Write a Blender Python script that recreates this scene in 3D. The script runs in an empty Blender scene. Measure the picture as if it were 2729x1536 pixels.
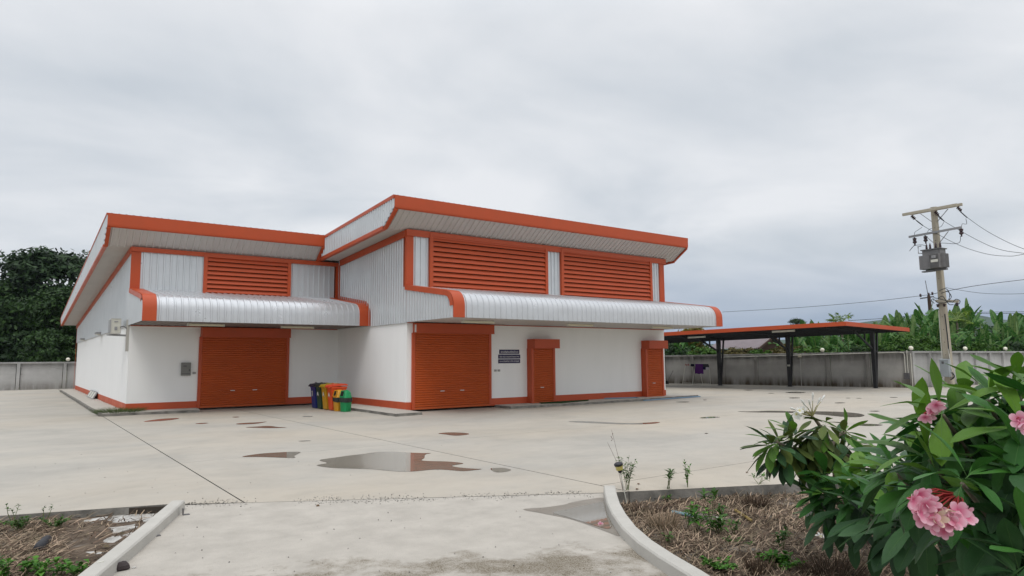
import bpy, math, random
from mathutils import Vector, Matrix, Quaternion, noise
R = math.radians
rnd = random.Random(7)
scn = bpy.context.scene
col = scn.collection

# ------------------------------------------------------------------ camera
F_PX, PITCH, ROLL, YAW = 1809.9208, 0.1050, -0.0079, 0.6291
CAM = Vector((-3.6264, -31.0761, 2.0))
cp, sp, cy, sy = math.cos(PITCH), math.sin(PITCH), math.cos(YAW), math.sin(YAW)
FWD = Vector((sy*cp, cy*cp, sp)); R0 = Vector((cy, -sy, 0)); U0 = R0.cross(FWD)
RGT = R0*math.cos(ROLL) + U0*math.sin(ROLL); UPV = U0*math.cos(ROLL) - R0*math.sin(ROLL)
cam = bpy.data.cameras.new('camera'); camo = bpy.data.objects.new('camera', cam); col.objects.link(camo)
cam.sensor_width = 36; cam.lens = F_PX/2729*36; cam.clip_start = 0.05; cam.clip_end = 6000
m = Matrix((RGT, UPV, -FWD)).transposed().to_4x4(); m.translation = CAM
camo.matrix_world = m
scn.camera = camo

# ------------------------------------------------------------------ sky, sun, exposure
SUN_EL, SUN_AZ = R(58), R(215)          # direction the light comes from (azimuth from +Y, clockwise)
world = bpy.data.worlds.new('World'); scn.world = world; world.use_nodes = True
nt = world.node_tree; nt.nodes.clear()
def N(t, typ, **kw):
    n = t.nodes.new(typ)
    for k, v in kw.items():
        if k.startswith('i_'):
            key = k[2:]; n.inputs[int(key) if key.isdigit() else key].default_value = v
        else: setattr(n, k, v)
    return n
L = nt.links.new
tc = N(nt, 'ShaderNodeTexCoord'); sep = N(nt, 'ShaderNodeSeparateXYZ'); L(tc.outputs['Generated'], sep.inputs[0])
zc = N(nt, 'ShaderNodeMath', operation='MAXIMUM', i_1=0.0); L(sep.outputs['Z'], zc.inputs[0])
za = N(nt, 'ShaderNodeMath', operation='ADD', i_1=0.16); L(zc.outputs[0], za.inputs[0])
dv = N(nt, 'ShaderNodeVectorMath', operation='DIVIDE'); L(tc.outputs['Generated'], dv.inputs[0])
cmb = N(nt, 'ShaderNodeCombineXYZ')
for k in range(3): L(za.outputs[0], cmb.inputs[k])
L(cmb.outputs[0], dv.inputs[1])
sc1 = N(nt, 'ShaderNodeVectorMath', operation='MULTIPLY', i_1=(0.85, 1.0, 0.5)); L(dv.outputs[0], sc1.inputs[0])
n1 = N(nt, 'ShaderNodeTexNoise', i_Scale=1.15, i_Detail=7.0, i_Roughness=0.5, i_Distortion=0.35); L(sc1.outputs[0], n1.inputs['Vector'])
cr = N(nt, 'ShaderNodeValToRGB'); L(n1.outputs['Fac'], cr.inputs[0])
e = cr.color_ramp.elements
e[0].position, e[0].color = 0.33, (0.59, 0.635, 0.685, 1)
e[1].position, e[1].color = 0.60, (0.83, 0.845, 0.87, 1)
# brighter overhead, as any overcast sky
zen = N(nt, 'ShaderNodeMapRange', i_1=0.46, i_2=1.0, i_3=1.0, i_4=2.1); L(zc.outputs[0], zen.inputs[0])
cl = N(nt, 'ShaderNodeVectorMath', operation='SCALE'); L(cr.outputs[0], cl.inputs[0]); L(zen.outputs[0], cl.inputs['Scale'])
# the rain cloud that stands over the horizon to the right
dt = N(nt, 'ShaderNodeVectorMath', operation='DOT_PRODUCT', i_1=(0.93, 0.36, 0.0)); L(tc.outputs['Generated'], dt.inputs[0])
azf = N(nt, 'ShaderNodeMapRange', interpolation_type='SMOOTHSTEP', i_1=0.62, i_2=0.97, i_3=0.0, i_4=1.0); L(dt.outputs['Value'], azf.inputs[0])
n2 = N(nt, 'ShaderNodeTexNoise', i_Scale=2.2, i_Detail=4.0, i_Roughness=0.5); 
sc2 = N(nt, 'ShaderNodeVectorMath', operation='MULTIPLY', i_1=(1.0, 1.0, 3.2)); L(tc.outputs['Generated'], sc2.inputs[0]); L(sc2.outputs[0], n2.inputs['Vector'])
zw = N(nt, 'ShaderNodeMath', operation='MULTIPLY_ADD', i_1=0.14, i_2=-0.07); L(n2.outputs['Fac'], zw.inputs[0])
zz = N(nt, 'ShaderNodeMath', operation='ADD'); L(zc.outputs[0], zz.inputs[0]); L(zw.outputs[0], zz.inputs[1])
elf = N(nt, 'ShaderNodeMapRange', interpolation_type='SMOOTHSTEP', i_1=-0.01, i_2=0.16, i_3=1.0, i_4=0.0); L(zz.outputs[0], elf.inputs[0])
rf = N(nt, 'ShaderNodeMath', operation='MULTIPLY'); L(azf.outputs[0], rf.inputs[0]); L(elf.outputs[0], rf.inputs[1])
rf2 = N(nt, 'ShaderNodeMath', operation='MULTIPLY', i_1=0.9); L(rf.outputs[0], rf2.inputs[0])
mx = N(nt, 'ShaderNodeMixRGB', i_2=(0.19, 0.285, 0.455, 1)); L(rf2.outputs[0], mx.inputs[0]); L(cl.outputs[0], mx.inputs[1])
mx.inputs[2].default_value = (0.19, 0.285, 0.455, 1)
bgc = N(nt, 'ShaderNodeBackground', i_Strength=1.0); L(mx.outputs[0], bgc.inputs['Color'])
sky = N(nt, 'ShaderNodeTexSky', sky_type='NISHITA', sun_disc=False, sun_elevation=SUN_EL, sun_rotation=SUN_AZ)
bgs = N(nt, 'ShaderNodeBackground', i_Strength=0.08); L(sky.outputs[0], bgs.inputs['Color'])
mxs = N(nt, 'ShaderNodeMixShader', i_0=0.93); L(bgs.outputs[0], mxs.inputs[1]); L(bgc.outputs[0], mxs.inputs[2])
wo = N(nt, 'ShaderNodeOutputWorld'); L(mxs.outputs[0], wo.inputs['Surface'])
sun = bpy.data.lights.new('sun', 'SUN'); suno = bpy.data.objects.new('sun', sun); col.objects.link(suno)
sun.energy = 1.0; sun.angle = R(22); sun.color = (1.0, 0.96, 0.90)
sd = Vector((math.sin(SUN_AZ)*math.cos(SUN_EL), math.cos(SUN_AZ)*math.cos(SUN_EL), math.sin(SUN_EL)))
suno.rotation_euler = sd.to_track_quat('Z', 'Y').to_euler()
vs = scn.view_settings
vs.view_transform = 'Standard'; vs.look = 'None'; vs.exposure = 0.08; vs.gamma = 1.0; vs.use_curve_mapping = False

# ------------------------------------------------------------------ measuring (photo pixel -> point in the world)
def ray(px, py): return FWD + RGT*((px-1364.5)/F_PX) + UPV*((768-py)/F_PX)
def G(px, py, z=0.0):
    d = ray(px, py); return CAM + d*((z-CAM.z)/d.z)
def D(px, py, dist): return CAM + ray(px, py)*dist
def PX(px, py, X):
    d = ray(px, py); return CAM + d*((X-CAM.x)/d.x)

# ------------------------------------------------------------------ materials
MATS = {}
def mat(name, c, rough=0.6, spec=0.4, var=None, scale=3.0, detail=5.0, amt=0.5, metal=0.0, bump=0.0, bscale=60.0,
        island=0.0, trans=0.0, stretch=None, c3=None, s3=0.6, lo3=0.5, hi3=0.7, coat=0.0):
    """procedural Principled: base colour c mottled towards var; c3 a second, larger blotch colour"""
    if name in MATS: return MATS[name]
    m = bpy.data.materials.new(name); m.use_nodes = True; t = m.node_tree
    b = t.nodes['Principled BSDF']; out = t.nodes['Material Output']
    b.inputs['Base Color'].default_value = (*c, 1); b.inputs['Roughness'].default_value = rough
    b.inputs['Specular IOR Level'].default_value = spec; b.inputs['Metallic'].default_value = metal
    if coat: b.inputs['Coat Weight'].default_value = coat
    tcn = N(t, 'ShaderNodeTexCoord'); vec = tcn.outputs['Object']
    if stretch:
        mp = N(t, 'ShaderNodeVectorMath', operation='MULTIPLY', i_1=stretch); t.links.new(vec, mp.inputs[0]); vec = mp.outputs[0]
    cur = None
    if var:
        n = N(t, 'ShaderNodeTexNoise', i_Scale=scale, i_Detail=detail, i_Roughness=0.62); t.links.new(vec, n.inputs['Vector'])
        mr = N(t, 'ShaderNodeMapRange', i_1=0.35, i_2=0.68, i_3=0.0, i_4=amt); t.links.new(n.outputs['Fac'], mr.inputs[0])
        x = N(t, 'ShaderNodeMixRGB'); x.inputs[1].default_value = (*c, 1); x.inputs[2].default_value = (*var, 1)
        t.links.new(mr.outputs[0], x.inputs[0]); cur = x.outputs[0]
        rr = N(t, 'ShaderNodeMapRange', i_1=0.3, i_2=0.7, i_3=max(0, rough-0.07), i_4=min(1, rough+0.1)); t.links.new(n.outputs['Fac'], rr.inputs[0])
        t.links.new(rr.outputs[0], b.inputs['Roughness'])
    if c3:
        n = N(t, 'ShaderNodeTexNoise', i_Scale=s3, i_Detail=6.0, i_Roughness=0.6); t.links.new(vec, n.inputs['Vector'])
        mr = N(t, 'ShaderNodeMapRange', i_1=lo3, i_2=hi3, i_3=0.0, i_4=1.0); t.links.new(n.outputs['Fac'], mr.inputs[0])
        x = N(t, 'ShaderNodeMixRGB'); x.inputs[1].default_value = (*c, 1); x.inputs[2].default_value = (*c3, 1)
        if cur: t.links.new(cur, x.inputs[1])
        t.links.new(mr.outputs[0], x.inputs[0]); cur = x.outputs[0]
    if island:
        g = N(t, 'ShaderNodeNewGeometry'); oi = N(t, 'ShaderNodeObjectInfo')
        ad = N(t, 'ShaderNodeMath', operation='ADD'); t.links.new(g.outputs['Random Per Island'], ad.inputs[0]); t.links.new(oi.outputs['Random'], ad.inputs[1])
        fr = N(t, 'ShaderNodeMath', operation='FRACT'); t.links.new(ad.outputs[0], fr.inputs[0])
        mr = N(t, 'ShaderNodeMapRange', i_1=0.0, i_2=1.0, i_3=1-island, i_4=1+island); t.links.new(fr.outputs[0], mr.inputs[0])
        hs = N(t, 'ShaderNodeHueSaturation'); hs.inputs['Color'].default_value = (*c, 1)
        if cur: t.links.new(cur, hs.inputs['Color'])
        hh = N(t, 'ShaderNodeMapRange', i_1=0.0, i_2=1.0, i_3=0.5+island*0.025, i_4=0.5-island*0.025); t.links.new(fr.outputs[0], hh.inputs[0])
        t.links.new(hh.outputs[0], hs.inputs['Hue']); t.links.new(mr.outputs[0], hs.inputs['Value']); cur = hs.outputs[0]
    if cur: t.links.new(cur, b.inputs['Base Color'])
    if bump:
        n = N(t, 'ShaderNodeTexNoise', i_Scale=bscale, i_Detail=4.0); t.links.new(vec, n.inputs['Vector'])
        bp = N(t, 'ShaderNodeBump', i_Strength=bump, i_Distance=0.02); t.links.new(n.outputs['Fac'], bp.inputs['Height']); t.links.new(bp.outputs[0], b.inputs['Normal'])
    if trans:
        tr = N(t, 'ShaderNodeBsdfTranslucent'); tr.inputs['Color'].default_value = (c[0]*1.5, c[1]*1.6, c[2]*0.8, 1)
        if cur: t.links.new(cur, tr.inputs['Color'])
        ms = N(t, 'ShaderNodeMixShader', i_0=trans); t.links.new(b.outputs[0], ms.inputs[1]); t.links.new(tr.outputs[0], ms.inputs[2]); t.links.new(ms.outputs[0], out.inputs['Surface'])
    MATS[name] = m
    return m

ORANGE  = mat('orange_trim', (0.47, 0.072, 0.020), 0.42, 0.35, (0.41, 0.072, 0.024), 1.4, amt=0.6)
ORANGE_B= mat('orange_baseboard', (0.52, 0.088, 0.032), 0.5, 0.3, (0.46, 0.09, 0.038), 2.0, amt=0.6)
SHUTTER = mat('orange_shutter', (0.48, 0.088, 0.017), 0.5, 0.3, (0.41, 0.082, 0.020), 0.9, amt=0.7)
SILVER  = mat('silver_sheet', (0.63, 0.65, 0.665), 0.34, 0.5, (0.56, 0.58, 0.60), 1.1, amt=0.6, metal=0.5)
SILVER2 = mat('silver_roof_sheet', (0.61, 0.62, 0.635), 0.32, 0.5, (0.53, 0.535, 0.55), 1.2, amt=0.6, metal=0.55)
SOFFIT  = mat('soffit_sheet', (0.52, 0.50, 0.475), 0.5, 0.4, (0.46, 0.445, 0.43), 1.0, amt=0.5, metal=0.1)
WHITE   = mat('white_render', (0.88, 0.88, 0.87), 0.8, 0.2, (0.82, 0.82, 0.81), 0.9, amt=0.55, bump=0.012, bscale=90, stretch=(2.2,2.2,.35))
CONC    = mat('yard_concrete', (0.455, 0.422, 0.366), 0.62, 0.3, (0.36, 0.342, 0.310), 0.55, 8, 0.85, bump=0.06, bscale=140,
              stretch=(0.55, 1.0, 1.0), c3=(0.468, 0.413, 0.336), s3=0.16, lo3=0.42, hi3=0.7)
DRIVE   = mat('drive_concrete', (0.475, 0.440, 0.390), 0.85, 0.2, (0.33, 0.305, 0.27), 2.2, 10, 0.6, bump=0.35, bscale=70, c3=(.36,.335,.30), s3=26, lo3=.60, hi3=.74)
KERB    = mat('kerb_concrete', (0.50, 0.48, 0.44), 0.85, 0.2, (0.40, 0.385, 0.35), 2.5, 8, 0.6, bump=0.25, bscale=60)
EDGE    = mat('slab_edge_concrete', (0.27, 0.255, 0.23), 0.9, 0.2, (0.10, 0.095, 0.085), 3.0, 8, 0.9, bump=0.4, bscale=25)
APRON   = mat('apron_concrete', (0.50, 0.465, 0.41), 0.8, 0.25, (0.40, 0.375, 0.34), 2.0, 8, 0.6, bump=0.2, bscale=60)
JOINT   = mat('joint_dirt', (0.05, 0.042, 0.034), 0.9, 0.1)
DARKJ   = mat('shadow_gap', (0.02, 0.018, 0.016), 0.9, 0.1)
BLACK   = mat('black_steel', (0.016, 0.016, 0.018), 0.45, 0.4, (0.03, 0.03, 0.032), 4.0)
GREYM   = mat('grey_metal', (0.30, 0.30, 0.305), 0.5, 0.4, (0.22, 0.22, 0.225), 4.0)
DGREY   = mat('dark_grey_metal', (0.115, 0.11, 0.115), 0.5, 0.4, (0.08, 0.08, 0.085), 4.0)
LGREY   = mat('light_grey_paint', (0.33, 0.365, 0.385), 0.5, 0.4, (0.28, 0.31, 0.33), 3.0)
CREAM   = mat('cream_plastic', (0.60, 0.56, 0.43), 0.4, 0.4)
IVORY   = mat('ivory_plastic', (0.62, 0.61, 0.54), 0.5, 0.4, (0.52, 0.51, 0.45), 5.0)
GLOBE   = mat('globe_plastic', (0.78, 0.75, 0.62), 0.35, 0.5)
STEELW  = mat('bright_steel', (0.62, 0.62, 0.60), 0.4, 0.5, metal=0.4)
PLATE   = mat('wall_plate', (0.50, 0.49, 0.46), 0.5, 0.4)
LATHE_W = mat('weathered_pole_concrete', (0.46, 0.415, 0.33), 0.9, 0.2, (0.34, 0.30, 0.24), 2.0, 8, 0.7, bump=0.2, bscale=30, stretch=(3, 3, .6))
CABLE   = mat('black_cable', (0.03, 0.035, 0.04), 0.5, 0.3)
WIRE    = mat('grey_wire', (0.10, 0.115, 0.125), 0.5, 0.3)
PORC    = mat('brown_porcelain', (0.045, 0.022, 0.025), 0.2, 0.5)
SIGN    = mat('navy_sign', (0.018, 0.010, 0.060), 0.4, 0.4)
SIGNTXT = mat('sign_lettering', (0.62, 0.62, 0.64), 0.5, 0.3)

def fence_mat(name, c, stain):
    m = mat(name, c, 0.9, 0.15, tuple(x*0.72 for x in c), 1.1, 9, 0.7, bump=0.2, bscale=30)
    t = m.node_tree; b = t.nodes['Principled BSDF']; cur = b.inputs['Base Color'].links[0].from_socket
    tcn = N(t, 'ShaderNodeTexCoord'); sp_ = N(t, 'ShaderNodeSeparateXYZ'); t.links.new(tcn.outputs['Object'], sp_.inputs[0])
    n = N(t, 'ShaderNodeTexNoise', i_Scale=1.0, i_Detail=7.0, i_Roughness=0.65)
    st = N(t, 'ShaderNodeVectorMath', operation='MULTIPLY', i_1=(2.2, 2.2, 0.35)); t.links.new(tcn.outputs['Object'], st.inputs[0]); t.links.new(st.outputs[0], n.inputs['Vector'])
    # brown algae splashed up from the ground, black streaks running down from the coping
    for (a, bb, colr, w) in ((0.75, 0.12, (0.085, 0.066, 0.044), .95), (1.35, 2.1, (0.10, 0.096, 0.09), 0.7)):
        mr = N(t, 'ShaderNodeMapRange', i_1=a, i_2=bb, i_3=0.0, i_4=1.0); t.links.new(sp_.outputs['Z'], mr.inputs[0])
        ad = N(t, 'ShaderNodeMath', operation='MULTIPLY_ADD', i_1=3.2, i_2=-0.80); t.links.new(n.outputs['Fac'], ad.inputs[0])
        mu = N(t, 'ShaderNodeMath', operation='MULTIPLY', use_clamp=True); t.links.new(mr.outputs[0], mu.inputs[0]); t.links.new(ad.outputs[0], mu.inputs[1])
        mw = N(t, 'ShaderNodeMath', operation='MULTIPLY', i_1=w*stain); t.links.new(mu.outputs[0], mw.inputs[0])
        x = N(t, 'ShaderNodeMixRGB'); x.inputs[2].default_value = (*colr, 1); t.links.new(mw.outputs[0], x.inputs[0]); t.links.new(cur, x.inputs[1]); cur = x.outputs[0]
    t.links.new(cur, b.inputs['Base Color'])
    return m
FENCE = fence_mat('fence_concrete', (0.43, 0.415, 0.39), 1.0)
FPOST = fence_mat('fence_post_concrete', (0.34, 0.325, 0.30), 1.0)
FENCE_L = fence_mat('fence_concrete_light', (0.47, 0.465, 0.455), 0.55)

def stain_yard():
    t = CONC.node_tree; b = t.nodes['Principled BSDF']; cur = b.inputs['Base Color'].links[0].from_socket
    tcn = N(t, 'ShaderNodeTexCoord')
    for sc_, dist, lo, hi, v in ((.38, 1.2, .46, .66, .90), (2.1, .6, .50, .70, .93), (34.0, 0, .58, .72, .86)):
        n = N(t, 'ShaderNodeTexNoise', i_Scale=sc_, i_Detail=8.0, i_Roughness=.65, i_Distortion=dist); t.links.new(tcn.outputs['Object'], n.inputs['Vector'])
        mr = N(t, 'ShaderNodeMapRange', i_1=lo, i_2=hi, i_3=1.0, i_4=v); t.links.new(n.outputs['Fac'], mr.inputs[0])
        vm = N(t, 'ShaderNodeVectorMath', operation='SCALE'); t.links.new(cur, vm.inputs[0]); t.links.new(mr.outputs[0], vm.inputs['Scale']); cur = vm.outputs[0]
    t.links.new(cur, b.inputs['Base Color'])
stain_yard()
# moss and mud stains on the drive, in patches along its near edge
def stain_drive():
    t = DRIVE.node_tree; b = t.nodes['Principled BSDF']; cur = b.inputs['Base Color'].links[0].from_socket
    tcn = N(t, 'ShaderNodeTexCoord'); 
    n = N(t, 'ShaderNodeTexNoise', i_Scale=1.3, i_Detail=9.0, i_Roughness=0.68); t.links.new(tcn.outputs['Object'], n.inputs['Vector'])
    dd = N(t, 'ShaderNodeVectorMath', operation='DOT_PRODUCT', i_1=(-0.42, -0.906, 0)); t.links.new(tcn.outputs['Object'], dd.inputs[0])
    mr = N(t, 'ShaderNodeMapRange', i_1=21.9, i_2=22.75, i_3=-0.24, i_4=0.07); t.links.new(dd.outputs['Value'], mr.inputs[0])
    ad = N(t, 'ShaderNodeMath', operation='ADD'); t.links.new(n.outputs['Fac'], ad.inputs[0]); t.links.new(mr.outputs[0], ad.inputs[1])
    m2 = N(t, 'ShaderNodeMapRange', i_1=0.47, i_2=0.62, i_3=0.0, i_4=0.95); t.links.new(ad.outputs[0], m2.inputs[0])
    n3 = N(t, 'ShaderNodeTexNoise', i_Scale=110.0, i_Detail=5.0); t.links.new(tcn.outputs['Object'], n3.inputs['Vector'])
    m3 = N(t, 'ShaderNodeMapRange', i_1=0.40, i_2=0.60, i_3=0.35, i_4=1.0); t.links.new(n3.outputs['Fac'], m3.inputs[0])
    mu = N(t, 'ShaderNodeMath', operation='MULTIPLY'); t.links.new(m2.outputs[0], mu.inputs[0]); t.links.new(m3.outputs[0], mu.inputs[1])
    x = N(t, 'ShaderNodeMixRGB'); x.inputs[2].default_value = (0.115, 0.088, 0.048, 1); t.links.new(mu.outputs[0], x.inputs[0]); t.links.new(cur, x.inputs[1])
    t.links.new(x.outputs[0], b.inputs['Base Color'])
stain_drive()

# ------------------------------------------------------------------ mesh builder
class MB:
    def __init__(s): s.v = []; s.f = []
    def add(s, vs_, fs):
        o = len(s.v); s.v += [tuple(p) for p in vs_]; s.f += [tuple(i+o for i in q) for q in fs]; return s
    def box(s, x0, x1, y0, y1, z0, z1):
        return s.add([(x0,y0,z0),(x1,y0,z0),(x1,y1,z0),(x0,y1,z0),(x0,y0,z1),(x1,y0,z1),(x1,y1,z1),(x0,y1,z1)],
                     [(0,3,2,1),(4,5,6,7),(0,1,5,4),(1,2,6,5),(2,3,7,6),(3,0,4,7)])
    def obox(s, c, ax, ay, az, hx, hy, hz):
        c, ax, ay, az = Vector(c), Vector(ax)*hx, Vector(ay)*hy, Vector(az)*hz
        P = [c+ax*i+ay*j+az*k for k in (-1,1) for (i,j) in ((-1,-1),(1,-1),(1,1),(-1,1))]
        return s.add(P, [(0,3,2,1),(4,5,6,7),(0,1,5,4),(1,2,6,5),(2,3,7,6),(3,0,4,7)])
    def bar(s, a, b, w, h=None, up=(0,0,1)):
        a, b = Vector(a), Vector(b); d = (b-a); l = d.length; d.normalize(); up = Vector(up)
        if abs(d.dot(up)) > 0.98: up = Vector((0,1,0))
        sd_ = d.cross(up).normalized(); u = sd_.cross(d)
        return s.obox((a+b)/2, d, sd_, u, l/2, w/2, (h or w)/2)
    def prism(s, poly, z0, z1):
        n = len(poly); v = [(x,y,z0) for x,y in poly]+[(x,y,z1) for x,y in poly]
        return s.add(v, [tuple(range(n-1,-1,-1)), tuple(range(n,2*n))]+[(i,(i+1)%n,n+(i+1)%n,n+i) for i in range(n)])
    def loft(s, loops, closed=True, cap=True):
        o = len(s.v); n = len(loops[0])
        for lp in loops: s.v += [tuple(p) for p in lp]
        for k in range(len(loops)-1):
            for i in range(n if closed else n-1):
                j = (i+1) % n; a = o+k*n
                s.f.append((a+i, a+j, a+n+j, a+n+i))
        if cap and closed:
            s.f.append(tuple(o+i for i in range(n-1,-1,-1))); a = o+(len(loops)-1)*n; s.f.append(tuple(a+i for i in range(n)))
        return s
    def tube(s, pts, r, n=6):
        pts = [Vector(p) for p in pts]; rs = r if isinstance(r, (list, tuple)) else [r]*len(pts); loops = []
        ref = Vector((0,0,1))
        for i, p in enumerate(pts):
            d = (pts[min(i+1,len(pts)-1)]-pts[max(i-1,0)])
            d = d.normalized() if d.length > 1e-9 else Vector((0,0,1))
            rf_ = ref if abs(d.dot(ref)) < 0.95 else Vector((1,0,0))
            a = d.cross(rf_).normalized(); b = d.cross(a)
            loops.append([p+(a*math.cos(2*math.pi*k/n)+b*math.sin(2*math.pi*k/n))*rs[i] for k in range(n)])
        return s.loft(loops)
    def lathe(s, prof, c=(0,0,0), n=16, ax=None):
        c = Vector(c); q = Vector(ax).to_track_quat('Z','Y') if ax else Quaternion()
        return s.loft([[c+q@Vector((r_*math.cos(2*math.pi*k/n), r_*math.sin(2*math.pi*k/n), z)) for k in range(n)] for r_, z in prof])
    def ball(s, c, r, n=12):
        return s.lathe([(max(1e-3, r*math.sin(math.pi*i/n)), -r*math.cos(math.pi*i/n)) for i in range(n+1)], c, n*2)
    def mesh(s, name, material, smooth=False):
        me = bpy.data.meshes.new(name); me.from_pydata(s.v, [], s.f); me.validate()
        if material: me.materials.append(material)
        if smooth:
            for p in me.polygons: p.use_smooth = True
        return me
WORLD = set()
def link(o, parent=None):
    col.objects.link(o)
    if parent is not None:
        o.parent = parent
        if parent.name in WORLD: o.matrix_parent_inverse = Matrix.Translation(-parent.location)
    return o
def part(mb, name, material, parent=None, smooth=False):
    return link(bpy.data.objects.new(name, mb if isinstance(mb, bpy.types.Mesh) else mb.mesh(name, material, smooth)), parent)
def smooth_angle(o, ang=40):
    me = o.data
    for p in me.polygons: p.use_smooth = True
    try: me.set_sharp_from_angle(angle=R(ang))
    except Exception: pass
    return o
def tag(o, label, cat, group=None):
    o['label'] = label; o['category'] = cat
    if group: o['group'] = group
    return o
def thing(name, label, cat, loc=(0,0,0), group=None, world=True):
    """an Empty at the thing's base; world=True: its parts are written in world coordinates"""
    o = bpy.data.objects.new(name, None); o.location = loc; o.empty_display_size = 0.2; col.objects.link(o)
    if world: WORLD.add(o.name)
    return tag(o, label, cat, group)
def structure(mb, name, material, smooth=False):
    o = part(mb, name, material, None, smooth); o['kind'] = 'structure'; return o
def stuff(mb, name, material, parent=None):
    o = part(mb, name, material, parent); o['kind'] = 'stuff'; return o
def inst(name, me, parent, mw):
    o = bpy.data.objects.new(name, me); o.matrix_local = mw; link(o, parent); return o
def chaikin(p, k=2):
    for _ in range(k):
        q = []
        for i in range(len(p)):
            a, b = p[i], p[(i+1) % len(p)]
            q += [tuple(a[j]*.75+b[j]*.25 for j in range(2)), tuple(a[j]*.25+b[j]*.75 for j in range(2))]
        p = q
    return p
def inside(x, y, poly):
    r_ = False; j = len(poly)-1
    for i in range(len(poly)):
        if (poly[i][1] > y) != (poly[j][1] > y) and x < (poly[j][0]-poly[i][0])*(y-poly[i][1])/(poly[j][1]-poly[i][1])+poly[i][0]: r_ = not r_
        j = i
    return r_

# ------------------------------------------------------------------ building measures (metres)
W1, DP, W2, LB = 8.727, 7.052, 23.625, 28.6      # inner corner, projection of the right block, right end, depth
YR = -DP; ZB, ZW = 0.10, 3.49

# ================================================================== GROUND
GRASSG = mat('ground_soil', (0.10, 0.10, 0.05), 0.95, 0.1, (0.05, 0.07, 0.025), 0.2)
structure(MB().add([(-2200,-2200,-0.42),(2200,-2200,-0.42),(2200,2200,-0.42),(-2200,2200,-0.42)], [(0,1,2,3)]), 'ground', GRASSG)
EDGE_LINE = [(-12,-17.1), (-3.68,-19.61), (-1.77,-20.19), (-0.885,-20.74), (3.65,-23.42), (6.13,-24.55), (14,-28.1)]
yard = thing('yard', '', '', (0,0,0)); del yard['label']; del yard['category']; yard['kind'] = 'structure'
def slab(poly):
    b = MB().prism(poly, -0.30, 0.0)
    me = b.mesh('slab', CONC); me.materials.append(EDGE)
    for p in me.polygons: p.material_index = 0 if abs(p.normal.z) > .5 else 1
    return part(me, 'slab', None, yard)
slab([(-40,-8.7),(-3.68,-19.61),(-1.77,-20.19),(-0.886,-20.75),(-0.886,33.4),(-40,33.4)])
slab([(-0.862,-20.77),(3.65,-23.42),(3.985,-23.57),(3.985,-15.985),(-0.862,-15.985)])
slab([(-0.862,-15.975),(3.985,-15.975),(3.985,33.4),(-0.862,33.4)])
slab([(4.008,-22.93),(62,-22.93),(62,-16.0),(4.008,-16.0)])
slab([(4.008,-15.992),(62,-15.992),(62,-12.4),(58.8,-12.1),(43.1,-10.85),(32.3,33.4),(4.008,33.4)])
slab([(4.008,-22.945),(4.008,-23.58),(6.13,-24.55),(14,-28.1),(62,-49),(62,-22.945)])
part(MB().prism([(-39,-8.4),(-3.68,-19.3),(3.65,-23.1),(14,-27.6),(61,-48),(61,-12.5),(43,-11),(32,33),(-39,33)], -0.28, -0.016), 'joint_filler', JOINT, yard)

# drive between the two kerbs, rising from the yard edge towards the camera
structure(MB().prism([(-1.70,-20.35),(-0.886,-20.755),(3.62,-23.42),(3.3,-23.95),(2.2,-25.2),(1.3,-27.0),(-0.4,-30.6),(-2,-36),(-9,-36),(-6.5,-32),(-3.1,-23.8),(-1.80,-20.9)], -0.30, -0.004), 'driveway', DRIVE)

# kerbs
def kerb(inner, outer, zt=0.12):
    loops = []
    for (a, b) in zip(inner, outer):
        a, b = Vector((*a, 0)), Vector((*b, 0)); d = (b-a).normalized()
        loops.append([(a.x,a.y,-.25), (a.x,a.y,zt-.012), (a.x+d.x*.012,a.y+d.y*.012,zt), (b.x-d.x*.015,b.y-d.y*.015,zt-.002), (b.x,b.y,zt-.02), (b.x+d.x*.015,b.y+d.y*.015,-.25)])
    return structure(MB().loft(loops), 'kerb', KERB)
Lin = [(-1.80,-20.62),(-2.35,-21.98),(-3.09,-23.73),(-4.4,-26.8),(-6.3,-31.2),(-8.2,-35.6)]
Lout = [(-1.64,-20.68),(-2.19,-22.05),(-2.93,-23.80),(-4.23,-26.87),(-6.13,-31.27),(-8.03,-35.67)]
kerb(Lin, Lout)
Rin = [(3.72,-23.56),(3.3,-24.02),(2.90,-24.48),(2.53,-24.95),(2.14,-25.5),(1.84,-26.02),(1.62,-26.50),(1.42,-27.0),(0.55,-28.85),(-0.25,-30.5),(-1.2,-33)]
def offs(p, w):
    q = []
    for i in range(len(p)):
        a, b = Vector(p[max(i-1,0)]), Vector(p[min(i+1,len(p)-1)]); d = (b-a).normalized(); q.append((p[i][0]+d.y*w, p[i][1]-d.x*w))
    return q
kerb(Rin, offs(Rin, 0.17))

# planting beds
SOIL = mat('bed_soil', (0.155, 0.118, 0.088), 0.95, 0.1, (0.07, 0.052, 0.04), 4.0, 8, 0.9, bump=0.6, bscale=30, c3=(0.27, 0.245, 0.215), s3=1.3, lo3=0.53, hi3=0.66)
BED_R = [(3.70,-23.45),(6.13,-24.57),(14,-28.12),(14,-36),(-1.2,-36),(-1.25,-33),(-0.3,-30.5),(0.5,-28.85),(1.38,-27.0),(1.58,-26.5),(1.8,-26.02),(2.1,-25.5),(2.48,-24.95),(2.86,-24.48),(3.26,-24.02)]
BED_L = [(-1.75,-20.2),(-3.68,-19.62),(-14,-16.5),(-14,-36),(-8.1,-35.6),(-6.2,-31.2),(-4.3,-26.8),(-3.0,-23.73),(-2.27,-21.98),(-1.72,-20.62)]
def soil_z(x, y): 
    base = -0.175 if x > -1.5 else -0.115
    return base + 0.035*noise.noise((x*.9, y*.9, 3)) + 0.018*noise.noise((x*4, y*4, 1))
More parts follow.
